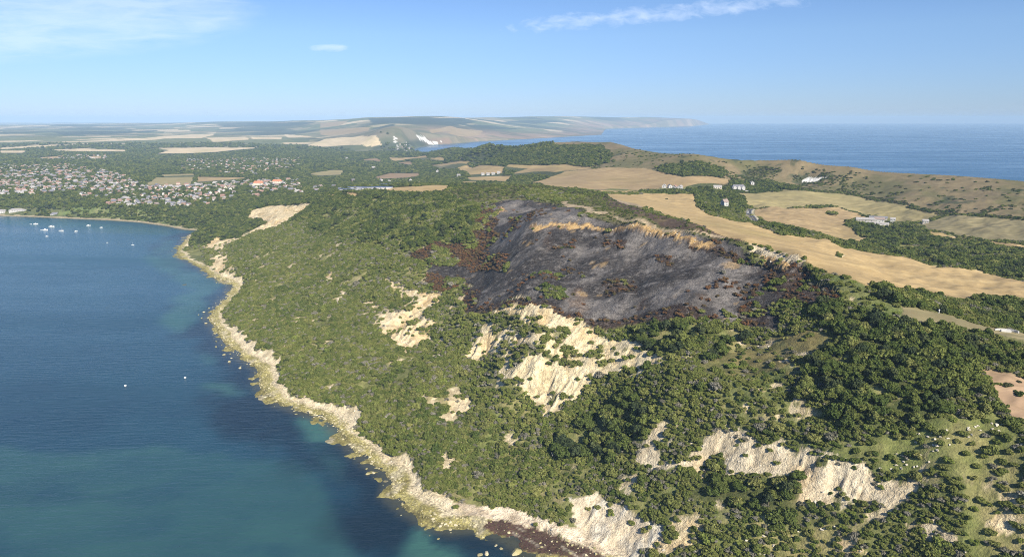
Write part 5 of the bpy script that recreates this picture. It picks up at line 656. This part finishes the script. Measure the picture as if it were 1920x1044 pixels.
class MB:
    def __init__(s): s.V=[];s.F=[]
    def box(s,x0,x1,y0,y1,z0,z1):
        o=len(s.V); s.V+=[(x,y,z) for z in (z0,z1) for x,y in ((x0,y0),(x1,y0),(x1,y1),(x0,y1))]
        s.F+=[(o,o+3,o+2,o+1),(o+4,o+5,o+6,o+7)]+[(o+k,o+(k+1)%4,o+4+(k+1)%4,o+4+k) for k in range(4)]; return s
    def prism(s,P,y0,y1):
        """closed outline P in x,z pulled along y"""
        o=len(s.V);n=len(P); s.V+=[(x,y0,z) for x,z in P]+[(x,y1,z) for x,z in P]
        s.F+=[tuple(range(o,o+n)),tuple(range(o+2*n-1,o+n-1,-1))]+[(o+k,o+n+k,o+n+(k+1)%n,o+(k+1)%n) for k in range(n)]; return s
    def loft(s,rings):
        o=len(s.V);n=len(rings[0])
        for r in rings: s.V+=r
        for i in range(len(rings)-1):
            for k in range(n): s.F.append((o+i*n+k,o+i*n+(k+1)%n,o+(i+1)*n+(k+1)%n,o+(i+1)*n+k))
        s.F+=[tuple(range(o+n-1,o-1,-1)),tuple(range(o+(len(rings)-1)*n,o+len(rings)*n))]; return s
    def mesh(s,name,m):
        me=bpy.data.meshes.new(name); me.from_pydata(s.V,[],s.F); me.update(); me.materials.append(m); return me
def house_meshes(w,d,h,rh,wm,rm,hip=0.):
    """w along x (ridge), d along y"""
    wall=MB(); wall.V=[]; wall.box(-w/2,w/2,-d/2,d/2,-2.5,h)
    if not hip:
        for sx0 in (-w/2,w/2-.3): wall.V+=[(sx0,-d/2,h),(sx0+.3,-d/2,h),(sx0,d/2,h),(sx0+.3,d/2,h),(sx0,0,h+rh*.97),(sx0+.3,0,h+rh*.97)]; o=len(wall.V)-6; wall.F+=[(o,o+4,o+2),(o+1,o+3,o+5),(o,o+1,o+5,o+4),(o+2,o+4,o+5,o+3)]
    rf=MB(); e=.45; t=.22; o=0; hx=hip*w/2
    for zz in (0,t): rf.V+=[(-w/2-e,-d/2-e,h+zz-.2),(w/2+e,-d/2-e,h+zz-.2),(w/2+e,d/2+e,h+zz-.2),(-w/2-e,d/2+e,h+zz-.2),(-w/2-e*(1 if not hip else 0)+hx,0,h+rh+zz),(w/2+e*(1 if not hip else 0)-hx,0,h+rh+zz)]
    top=[(6,7,11,10),(8,9,10,11),(7,8,11),(9,6,10)]; bot=[(0,4,5,1),(2,5,4,3),(1,5,2),(3,4,0)]
    if not hip: top=top[:2];bot=bot[:2]; rf.F=top+bot+[(0,1,7,6),(2,3,9,8),(1,5,11,7),(5,2,8,11),(3,4,10,9),(4,0,6,10)]
    else: rf.F=top+bot+[(0,1,7,6),(1,2,8,7),(2,3,9,8),(3,0,6,9)]
    return wall.mesh('wall',wm),rf.mesh('roof',rm)
def chimney_mesh(x,h,m): c=MB(); c.box(x-.45,x+.45,-.4,.4,h-1.6,h+1.1); c.box(x-.3,x-.05,-.15,.15,h+1.1,h+1.5); c.box(x+.05,x+.3,-.15,.15,h+1.1,h+1.5); return c.mesh('chimney',m)
WINM={}
def win_mesh(w,h):
    k=(w,h)
    if k not in WINM:
        m=MB().box(-w/2,w/2,-.06,.02,-h/2,h/2).mesh('window',GLASS); f=MB(); 
        for a in (-w/2-.08,-.04,w/2): f.box(a,a+.08,-.10,-.065,-h/2-.08,h/2+.08)
        for a in (-h/2-.08,h/2): f.box(-w/2,-.04,-.10,-.065,a,a+.08); f.box(.04,w/2,-.10,-.065,a,a+.08)
        WINM[k]=(m,f.mesh('frame',WHITE))
    return WINM[k]
def detailed_house(name,label,cat,loc,rot,w,d,h,rh,wm,rm,storeys=2,chim=True,hip=0.,nwin=3,group=None,door=True):
    e=empty(name,loc,rot); tag(e,label,cat,group); wl,rf=house_meshes(w,d,h,rh,wm,rm,hip); link('wall',wl,parent=e); r=link('roof',rf,parent=e)
    if chim: link('chimney',chimney_mesh(w*.3,h+rh,RM[1]),parent=r)
    wi,fr=win_mesh(1.3,1.3)
    for s in range(storeys):
        zc=h*(s+.55)/storeys
        for k in range(nwin):
            x=(-.5+(k+.5)/nwin)*w
            if door and s==0 and k==nwin//2: link('door',MB().box(x-.55,x+.55,-d/2-.07,-d/2+.02,0,2.1).mesh('door',DOORM),parent=e); continue
            q=link('window',wi,(x,-d/2,zc),parent=e); link('frame',fr,parent=q)
        for sx_,ra in ((-1,-math.pi/2),(1,math.pi/2)):
            q=link('window',wi,(sx_*w/2,0,zc),ra,parent=e); link('frame',fr,parent=q)
    return e
def gz(x,y): return float(zat(x,y))
def flatz(x,y,r=6): return min(gz(x+a,y+b) for a in(-r,r) for b in (-r,r))+.4
# town houses
HV=[]
specs=[(9,7.5,5.2,2.6,0,0),(10,8,5,3,1,1),(8,7,4.8,2.8,0,2),(12,8,5.4,3,2,0),(9,8,5,2.6,2,1),(11,8,3,2.6,0,3),(8.5,8,5.2,2.4,1,0),(13,9,5.2,3,0,3),(9,7,5,3,3,2),(10,7.5,5.2,2.8,0,1)]
WN=['white','cream','red brick','grey stone']; RN=['slate','red-tiled','brown-tiled','pale grey','orange-tiled']
for w,d,h,rh,a,c in specs: HV.append((house_meshes(w,d,h,rh,WM[a],RM[c],hip=.35 if w==13 else 0),a,c,(w,d,h,rh)))
cand=[]
for P,s,zn,gp in [(TOWN[0],23,'in the dense far-left town','houses in the dense far-left town')]+[(P,s_,z_,z_) for P,s_,z_ in zip(SUBURB,(38,24,22,36,44,34,28,30),('among trees behind the town','at the right edge of the town','below the two green fields','beyond the two green fields','beside the caravan park','under the chalk hill','on the wooded bank','beside the red-roofed houses'))]:
    pa=np.array(P); (x0,y0),(x1,y1)=pa.min(0),pa.max(0)
    X,Y,Rq=lattice(x0,x1,y0,y1,s,int(401+s)); k=inpoly(X,Y,P)&(fbm(X,Y,120,410,3)+.9*Rq.uniform(-.5,1,len(X))>.0); X=X[k];Y=Y[k]
    if len(X)==0: continue
    w,u=cell(X,Y); k=(FID[w,u]<0)&LAND[w,u]&(DN[w,u]>35)&seen(X,Y,7)&inframe(X,Y,zat(X,Y)); X=X[k];Y=Y[k]
    for x,y in zip(X,Y): cand.append((x,y,zn,'houses '+zn.replace('in the dense','in the dense')))
print('HOUSES',len(cand)); cand.sort(key=lambda c:math.hypot(c[0],c[1]))
extraV=[];RR=random.Random(3)
mass={}
for j,(x,y,zn,gp) in enumerate(cand):
    i=RR.randrange(len(HV)); rot=fbm(np.array([x]),np.array([y]),300,420,2)[0]*2.5+(math.pi/2 if RR.random()<.35 else 0); z=gz(x,y)+.2; sc=RR.uniform(.75,1.02)
    if j<300:
        (wl,rf),a,c,_=HV[i]; e=empty('house',(x,y,z),rot,sc); link('wall',wl,parent=e); link('roof',rf,parent=e)
        tag(e,'small %s house with a %s roof %s'%(WN[a],RN[c],zn),'house','%s houses %s'%(WN[a],zn))
    else:
        (wl,rf),a,c,_=HV[i]
        for me,mi in ((wl,a),(rf,10+c)):
            V=np.empty(len(me.vertices)*3,np.float32); me.vertices.foreach_get('co',V); V=V.reshape(-1,3)*sc; ct,st_=math.cos(rot),math.sin(rot)
            V=np.stack([V[:,0]*ct-V[:,1]*st_+x,V[:,0]*st_+V[:,1]*ct+y,V[:,2]+z],1); mass.setdefault('V',[]).append(V); o=mass.get('o',0)
            for p in me.polygons: mass.setdefault('F',[]).append(tuple(v+o for v in p.vertices)); mass.setdefault('M',[]).append(mi if mi<10 else mi-10+len(WM))
            mass['o']=o+len(V)
if mass:
    me=bpy.data.meshes.new('town_houses'); me.from_pydata(np.concatenate(mass['V']).tolist(),[],mass['F']); 
    for m in WM+RM: me.materials.append(m)
    me.polygons.foreach_set('material_index',mass['M']); me.update(); tag(link('town_houses',me),'mass of small white and red-roofed houses filling the town behind the bay','town',kind='stuff')
S=SPOTS
for j,(x,y) in enumerate(S['redhouses']): detailed_house('red_roofed_house','large house with bright orange-red tiled roof standing on the '+('left' if j==0 else 'right')+' among the village trees','house',(x,y,flatz(x,y)),.15,26,12,7.5,5,WM[1],RM[4],2,True,.25,5)
x,y=S['bighouse'][0]; e=detailed_house('country_house','big white many-gabled house beside the dark trees above the dry field','house',(x,y,flatz(x,y,8)),-.1,24,11,7.5,3.6,WM[0],RM[0],2,True,.2,6)
for k in (-8,0,8): 
    m=MB(); m.prism([(-2.6,0),(2.6,0),(2.6,7),(0,9.6),(-2.6,7)],-8,-5.5); link('gable_wing',m.mesh('gable_wing',WM[0]),(k,0,0),parent=e)
link('terrace_wall',MB().box(-19,19,-13,-12.4,-2,1.2).mesh('terrace_wall',WM[0]),parent=e)
x,y=S['cottage'][0]; detailed_house('cottage','white cottage with a steep brown roof buried in the round grove','cottage',(x,y,flatz(x,y,4)+4),.5,9,7.5,5.5,4,WM[0],RM[2],2,True,0,3)
x,y=S['whitehouse2'][0]; detailed_house('bungalow','low pale grey-roofed house left of the big white house','house',(x,y,flatz(x,y,5)+1),-.2,15,8,3.4,3,WM[1],RM[3],1,True,0,4)
BL_=[('long pale-roofed barn at the left of the farmyard',26,11,4,2.4,3,3),('dark-roofed barn behind the farmyard',17,9,4,2.6,3,0),('dark low shed at the back right of the farmyard',13,7,3,2,3,0),('white-walled farmhouse in the middle of the farmyard',14,8,5.4,3,0,2),('bright white low shed at the front of the farmyard',16,8,3.2,1.6,0,3),('pale open yard shed in front of the long barn',16,7,2.6,1.4,1,3),('small white hut under the trees right of the farmyard',7,5,3,2,0,3),('pale stone hut at the corner of the olive field',8,6,3,2,3,3)]
for (x,y),(lb,w,d,h,rh,a,c) in zip(S['barns'],BL_): detailed_house('barn' if w>15 else 'farm_building',lb,'barn' if w>15 else 'building',(x,y,flatz(x,y,7)+1.5),-.35,w,d,h,rh,WM[a],RM[c],1,False,0,3)
ML=['white house with pale roof beside the lane junction','white farmhouse in the trees between the tan fields, rightmost of its row','grey-roofed outbuilding right beside the white farmhouse between the tan fields','white cottage left of the farmhouse between the tan fields','low white cottage at the left end of the row between the tan fields','pink-walled house among trees above the caravan park','pale stone country house on the wooded rise behind the caravan park','small white pavilion at the edge of the pale hay field','white tower-like house in the woods before the chalk hill','red-brown roofed house in the trees below the big tan field','long pale house at the right of the trees below the big tan field','white cottage at the left of the trees below the big tan field','small white house in the woods behind the brown field','grey-roofed lodge right of the big white house','cream house set in trees just right of the bungalow by the tan field','white-walled house among trees right of the brown field','long white glasshouse-like building below the brown field','pale low building left of the long white one below the brown field']
for j,((x,y),lb) in enumerate(zip(S['midhouses'],ML)): 
    w=20 if 'long' in lb or 'country' in lb else 13; detailed_house('country_cottage' if w==13 else 'country_house',lb,'house',(x,y,flatz(x,y,5)+1.2),-.2+.13*j,w*.68,7,3.8,2.3,WM[2 if 'pink' in lb else (3 if 'stone' in lb else 0)],RM[(1 if 'red' in lb else (3 if 'pale' in lb or 'white' in lb else 0))],2,True,0,3)
cw_,cr_=house_meshes(13,4.6,2.8,.8,WM[0],flat('blue_grey_panel_roof',(.10,.13,.22),.35,spec=.5))
for j,(x,y) in enumerate(S['caravans']):
    e=empty('holiday_caravan',(x,y,gz(x,y)+.8),-.12+(j%3)*.06,.85); link('wall',cw_,parent=e); link('roof',cr_,parent=e); rn=['back','middle','front'][j%3]; tag(e,'white holiday caravan with dark blue-grey roof in the %s row of the park'%rn,'caravan','caravans in the %s row of the park'%rn)
x,y=S['pier_hall'][0]; detailed_house('waterfront_hall','large white building on the far left waterfront beside the beach','building',(x,y+14,2.0),.0,40,16,9,3,WM[0],RM[3],2,False,.2,7)
x,y=S['kiosk'][0]; detailed_house('waterfront_pavilion','white building cut by the left edge on the waterfront','building',(x-8,y+10,2.0),.0,26,12,7,2.5,WM[0],RM[3],2,False,.2,5)
x,y=S['cafe'][0]; detailed_house('beach_cafe','long low beach cafe with dark slate roof and white front','building',(x,y+10,1.6),.05,36,10,3.4,4,WM[0],RM[0],1,False,.15,8)
x,y=S['shed'][0]; detailed_house('beach_kiosk','small white kiosk between the waterfront hall and the beach cafe','kiosk',(x,y+12,2.2),0,12,6,3,1.6,WM[0],RM[3],1,False,0,3)
x,y=S['hut'][0]; detailed_house('boathouse','small pale boathouse on the thin beach under the wooded bank','boathouse',(x,y+6,1.4),.1,12,6,3,2,WM[0],RM[2],1,False,0,2)
# monument: a tall stone cross on steps
x,y=S['monument'][0]; e=empty('monument_cross',(x,y,gz(x,y))); tag(e,'tall pale stone cross standing on the bare summit of the down','monument')
st_=MB(); 
for k,(a,z0,z1) in enumerate(((3.2,-1,.7),(2.5,.7,1.4),(1.8,1.4,2.2))): st_.box(-a,a,-a,a,z0,z1)
link('steps',st_.mesh('steps',STONE),parent=e); sh2=MB(); ring=lambda r,z:[(r*math.cos(k*math.pi/4+.39),r*math.sin(k*math.pi/4+.39),z) for k in range(8)]
sh2.loft([ring(1.25,2.2),ring(1.1,4),ring(.75,11.5),ring(.72,15.5)]); link('shaft',sh2.mesh('shaft',STONE),parent=e)
hd=MB(); hd.box(-2.1,2.1,-.45,.45,12.4,13.5)
for k in range(12):
    a0=k*math.pi/6;a1=a0+math.pi/6; hd.V+=[(r*math.cos(a),yy,12.95+r*math.sin(a)) for yy in(-.3,.3) for a in(a0,a1) for r in(1.3,1.65)]; o=len(hd.V)-8; hd.F+=[(o,o+1,o+3,o+2),(o+4,o+6,o+7,o+5),(o+1,o+5,o+7,o+3),(o,o+2,o+6,o+4)]
link('cross_head',hd.mesh('cross_head',STONE),parent=e)
# concrete battery wall near the right edge, and a waymark post
x,y=S['battery'][0]; e=empty('concrete_shelter',(x,y,gz(x,y)+.3),-.3); tag(e,'low white curved concrete shelter on the grass at the right edge','shelter')
m=MB(); m.loft([[(6*math.cos(a)*s_,3.5*math.sin(a)*s_,z_) for s_,z_ in ((1,-.5),(1,.8),(.9,.8),(.9,-.5))] for a in [k*math.pi/9 for k in range(10)]]); link('wall',m.mesh('wall',WM[0]),parent=e); link('slab',MB().box(-3,2,-.6,1.5,-.4,.7).mesh('slab',STONE),parent=e)
x,y=S['post'][0]; e=empty('waymark_post',(x,y,gz(x,y))); tag(e,'slim white waymark post where the track meets the trees at the right','post'); link('post',MB().box(-.14,.14,-.14,.14,-.3,2.5).mesh('post',WHITE),parent=e); link('arm',MB().box(-.5,.5,-.06,.06,2.1,2.35).mesh('arm',WHITE),parent=e)
# road
def strip(name,pts,off,w,lift,m,dash=None):
    P=[];
    for a,b_ in zip(pts[:-1],pts[1:]):
        n=max(2,int(math.hypot(b_[0]-a[0],b_[1]-a[1])/3)); P+=[(a[0]+(b_[0]-a[0])*k/n,a[1]+(b_[1]-a[1])*k/n) for k in range(n)]
    P=np.array(P)
    for _ in range(6): P[1:-1]=(P[:-2]+P[1:-1]*2+P[2:])/4
    t=np.gradient(P,axis=0); t/=np.linalg.norm(t,axis=1)[:,None]; nn=np.stack([t[:,1],-t[:,0]],1); V=[];F_=[]
    zc=zat(P[:,0],P[:,1]); zc=np.convolve(np.pad(zc,4,'edge'),np.ones(9)/9,'valid')+.5
    for s_ in (-1,1): q=P+nn*(off+s_*w/2); V.append(np.stack([q[:,0],q[:,1],zc+lift],1))
    n=len(P); V=np.concatenate(V); F_=[(k,k+1,n+k+1,n+k) for k in range(n-1) if dash is None or k%dash<dash//2]
    o=link(name,npmesh(name,V,F_,m)); tag(o,kind='structure'); return P,zc,nn
asph=flat('asphalt',(.075,.075,.08),.85,s=.3); rp,rz,rn_=strip('road',ROAD,0,7.5,0,asph)
for off in (-3.4,3.4): strip('road_marking',ROAD,off,.22,.02,WHITE)
strip('road_marking',ROAD,0,.2,.02,WHITE,4); strip('road_verge',ROAD,-5.2,2.6,-.08,flat('chalky_verge',(.5,.45,.3)))
# van on the road
k=int(np.argmin(np.hypot(rp[:,0]-S['van'][0][0],rp[:,1]-S['van'][0][1]))); tdir=rp[min(k+1,len(rp)-1)]-rp[max(k-1,0)]
e=empty('van',(rp[k,0]-rn_[k,0]*-1.8,rp[k,1]-rn_[k,1]*-1.8,rz[k]+.02),math.atan2(tdir[1],tdir[0])); tag(e,'white van driving along the curving tarmac lane beside the grove','van')
pr=[(-2.7,.45),(2.7,.45),(2.8,1.1),(2.1,1.35),(1.3,2.3),(-2.6,2.4),(-2.75,1.2)]; link('body',MB().prism(pr,-.98,.98).mesh('body',WHITE),parent=e)
link('windscreen',MB().prism([(2.08,1.4),(2.14,1.42),(1.4,2.26),(1.34,2.24)],-.85,.85).mesh('windscreen',GLASS),parent=e)
for sx_ in (-1.7,1.75):
    for sy_ in (-.95,.95):
        wv=MB(); wv.loft([[(sx_+.36*math.cos(a),sy_+dy,.36+.36*math.sin(a)) for a in [q*math.pi/6 for q in range(12)]] for dy in (-.1,.1)]); link('wheel',wv.mesh('wheel',flat('tyre',(.02,.02,.02))),parent=e)
# boats
def boat(label,loc,rot,L0,cabin=True,mast=False,hull=WHITE,group=None):
    e=empty('motor_boat' if not mast else 'sailing_boat',(loc[0],loc[1],0),rot); tag(e,label,'boat' if not mast else 'yacht',group)
    L=L0*.78; Wd=L*.31; hgt=L*.13; sec=[]
    for f,wf,zb in ((-.5,.82,.0),(-.25,1,-.02),(.1,.95,-.02),(.34,.6,.03),(.5,.04,.4)):
        zt=hgt*(1+.35*max(0,f+.1)*2); sec.append([(f*L,-Wd/2*wf,zt),(f*L,-Wd/2*wf*.75,hgt*.05+zb*hgt),(f*L,0,-hgt*.4+zb*hgt),(f*L,Wd/2*wf*.75,hgt*.05+zb*hgt),(f*L,Wd/2*wf,zt),(f*L,0,zt+.05)])
    link('hull',MB().loft(sec).mesh('hull',hull),parent=e)
    if cabin:
        c=link('cabin',MB().prism([(-.2*L,hgt),(.22*L,hgt*1.1),(.1*L,hgt*2.1),(-.18*L,hgt*2.15)],-Wd*.33,Wd*.33).mesh('cabin',WHITE),parent=e)
        link('window',MB().prism([(.20*L,hgt*1.25),(.215*L,hgt*1.3),(.115*L,hgt*2.02),(.1*L,hgt*2.0)],-Wd*.3,Wd*.3).mesh('window',GLASS),parent=c)
    if mast: link('mast',MB().loft([[(.05*L+.07*math.cos(a),.07*math.sin(a),z_) for a in (0,1.57,3.14,4.71)] for z_ in (hgt,L*1.15)]).mesh('mast',WHITE),parent=e); link('boom',MB().box(-.36*L,.05*L,-.1,.1,hgt*2.3,hgt*2.3+.25).mesh('boom',NAVY),parent=e)
BO=[('small white dinghy at the left end of the moored boats',5.5,0,0),('white cabin cruiser nearest the shore at the left',11,1,0),('largest white motor yacht in the middle of the moored boats',15,1,0),('white cabin cruiser left of and in front of the largest one',12,1,0),('tiny white tender left of the cabin cruiser',4,0,0),('white sailing boat with navy boom right of the largest boat',12,0,1),('small round-sterned white boat in front of the moored group',6,1,0),('white launch right of the sailing boat',7,1,0),('tiny dark rowing boat just in front of the white launch',4,0,0),('white cruiser moored alone right of the group near the shore',10,1,0),('small white boat farthest right near the beach',7,1,0),('tiny white boat under way in the middle of the bay',4.5,0,0),('small white sailing dinghy alone nearest the headland',5.5,0,1)]
for j,((x,y,_t),(lb,L_2,c_,m_)) in enumerate(zip(S['boats'],BO)): boat(lb,(x,y),.2+.35*math.sin(j*2.1),L_2,bool(c_),bool(m_),NAVY if 'dark' in lb else WHITE)
for j,(x,y) in enumerate(S['buoys']):
    e=empty('buoy',(x,y,0)); tag(e,'white mooring buoy floating alone in the dark blue water, '+('left of' if j==0 else 'nearer to')+' the curving shore','buoy')
    link('float',MB().loft([[(r*math.cos(k*math.pi/5),r*math.sin(k*math.pi/5),z_) for k in range(10)] for r,z_ in ((.3,-.5),(.95,-.1),(.95,.5),(.35,1.0))]).mesh('float',WHITE),parent=e); link('pole',MB().box(-.07,.07,-.07,.07,1.0,2.2).mesh('pole',NAVY),parent=e)
# ---------------------------------------------------------------- haze
hm=mat('haze_air'); pv=hm.node_tree.nodes.new('ShaderNodeVolumePrincipled'); ho=hm.node_tree.nodes.new('ShaderNodeOutputMaterial'); hm.node_tree.links.new(pv.outputs[0],ho.inputs['Volume'])
pv.inputs['Color'].default_value=(.52,.75,1,1); pv.inputs['Density'].default_value=HAZE; pv.inputs['Anisotropy'].default_value=-.16
hb=MB().box(-36000,30000,-1500,30500,-12,285).mesh('haze',hm); tag(link('haze',hb),'thin pale blue summer haze over the whole coast',kind='stuff')
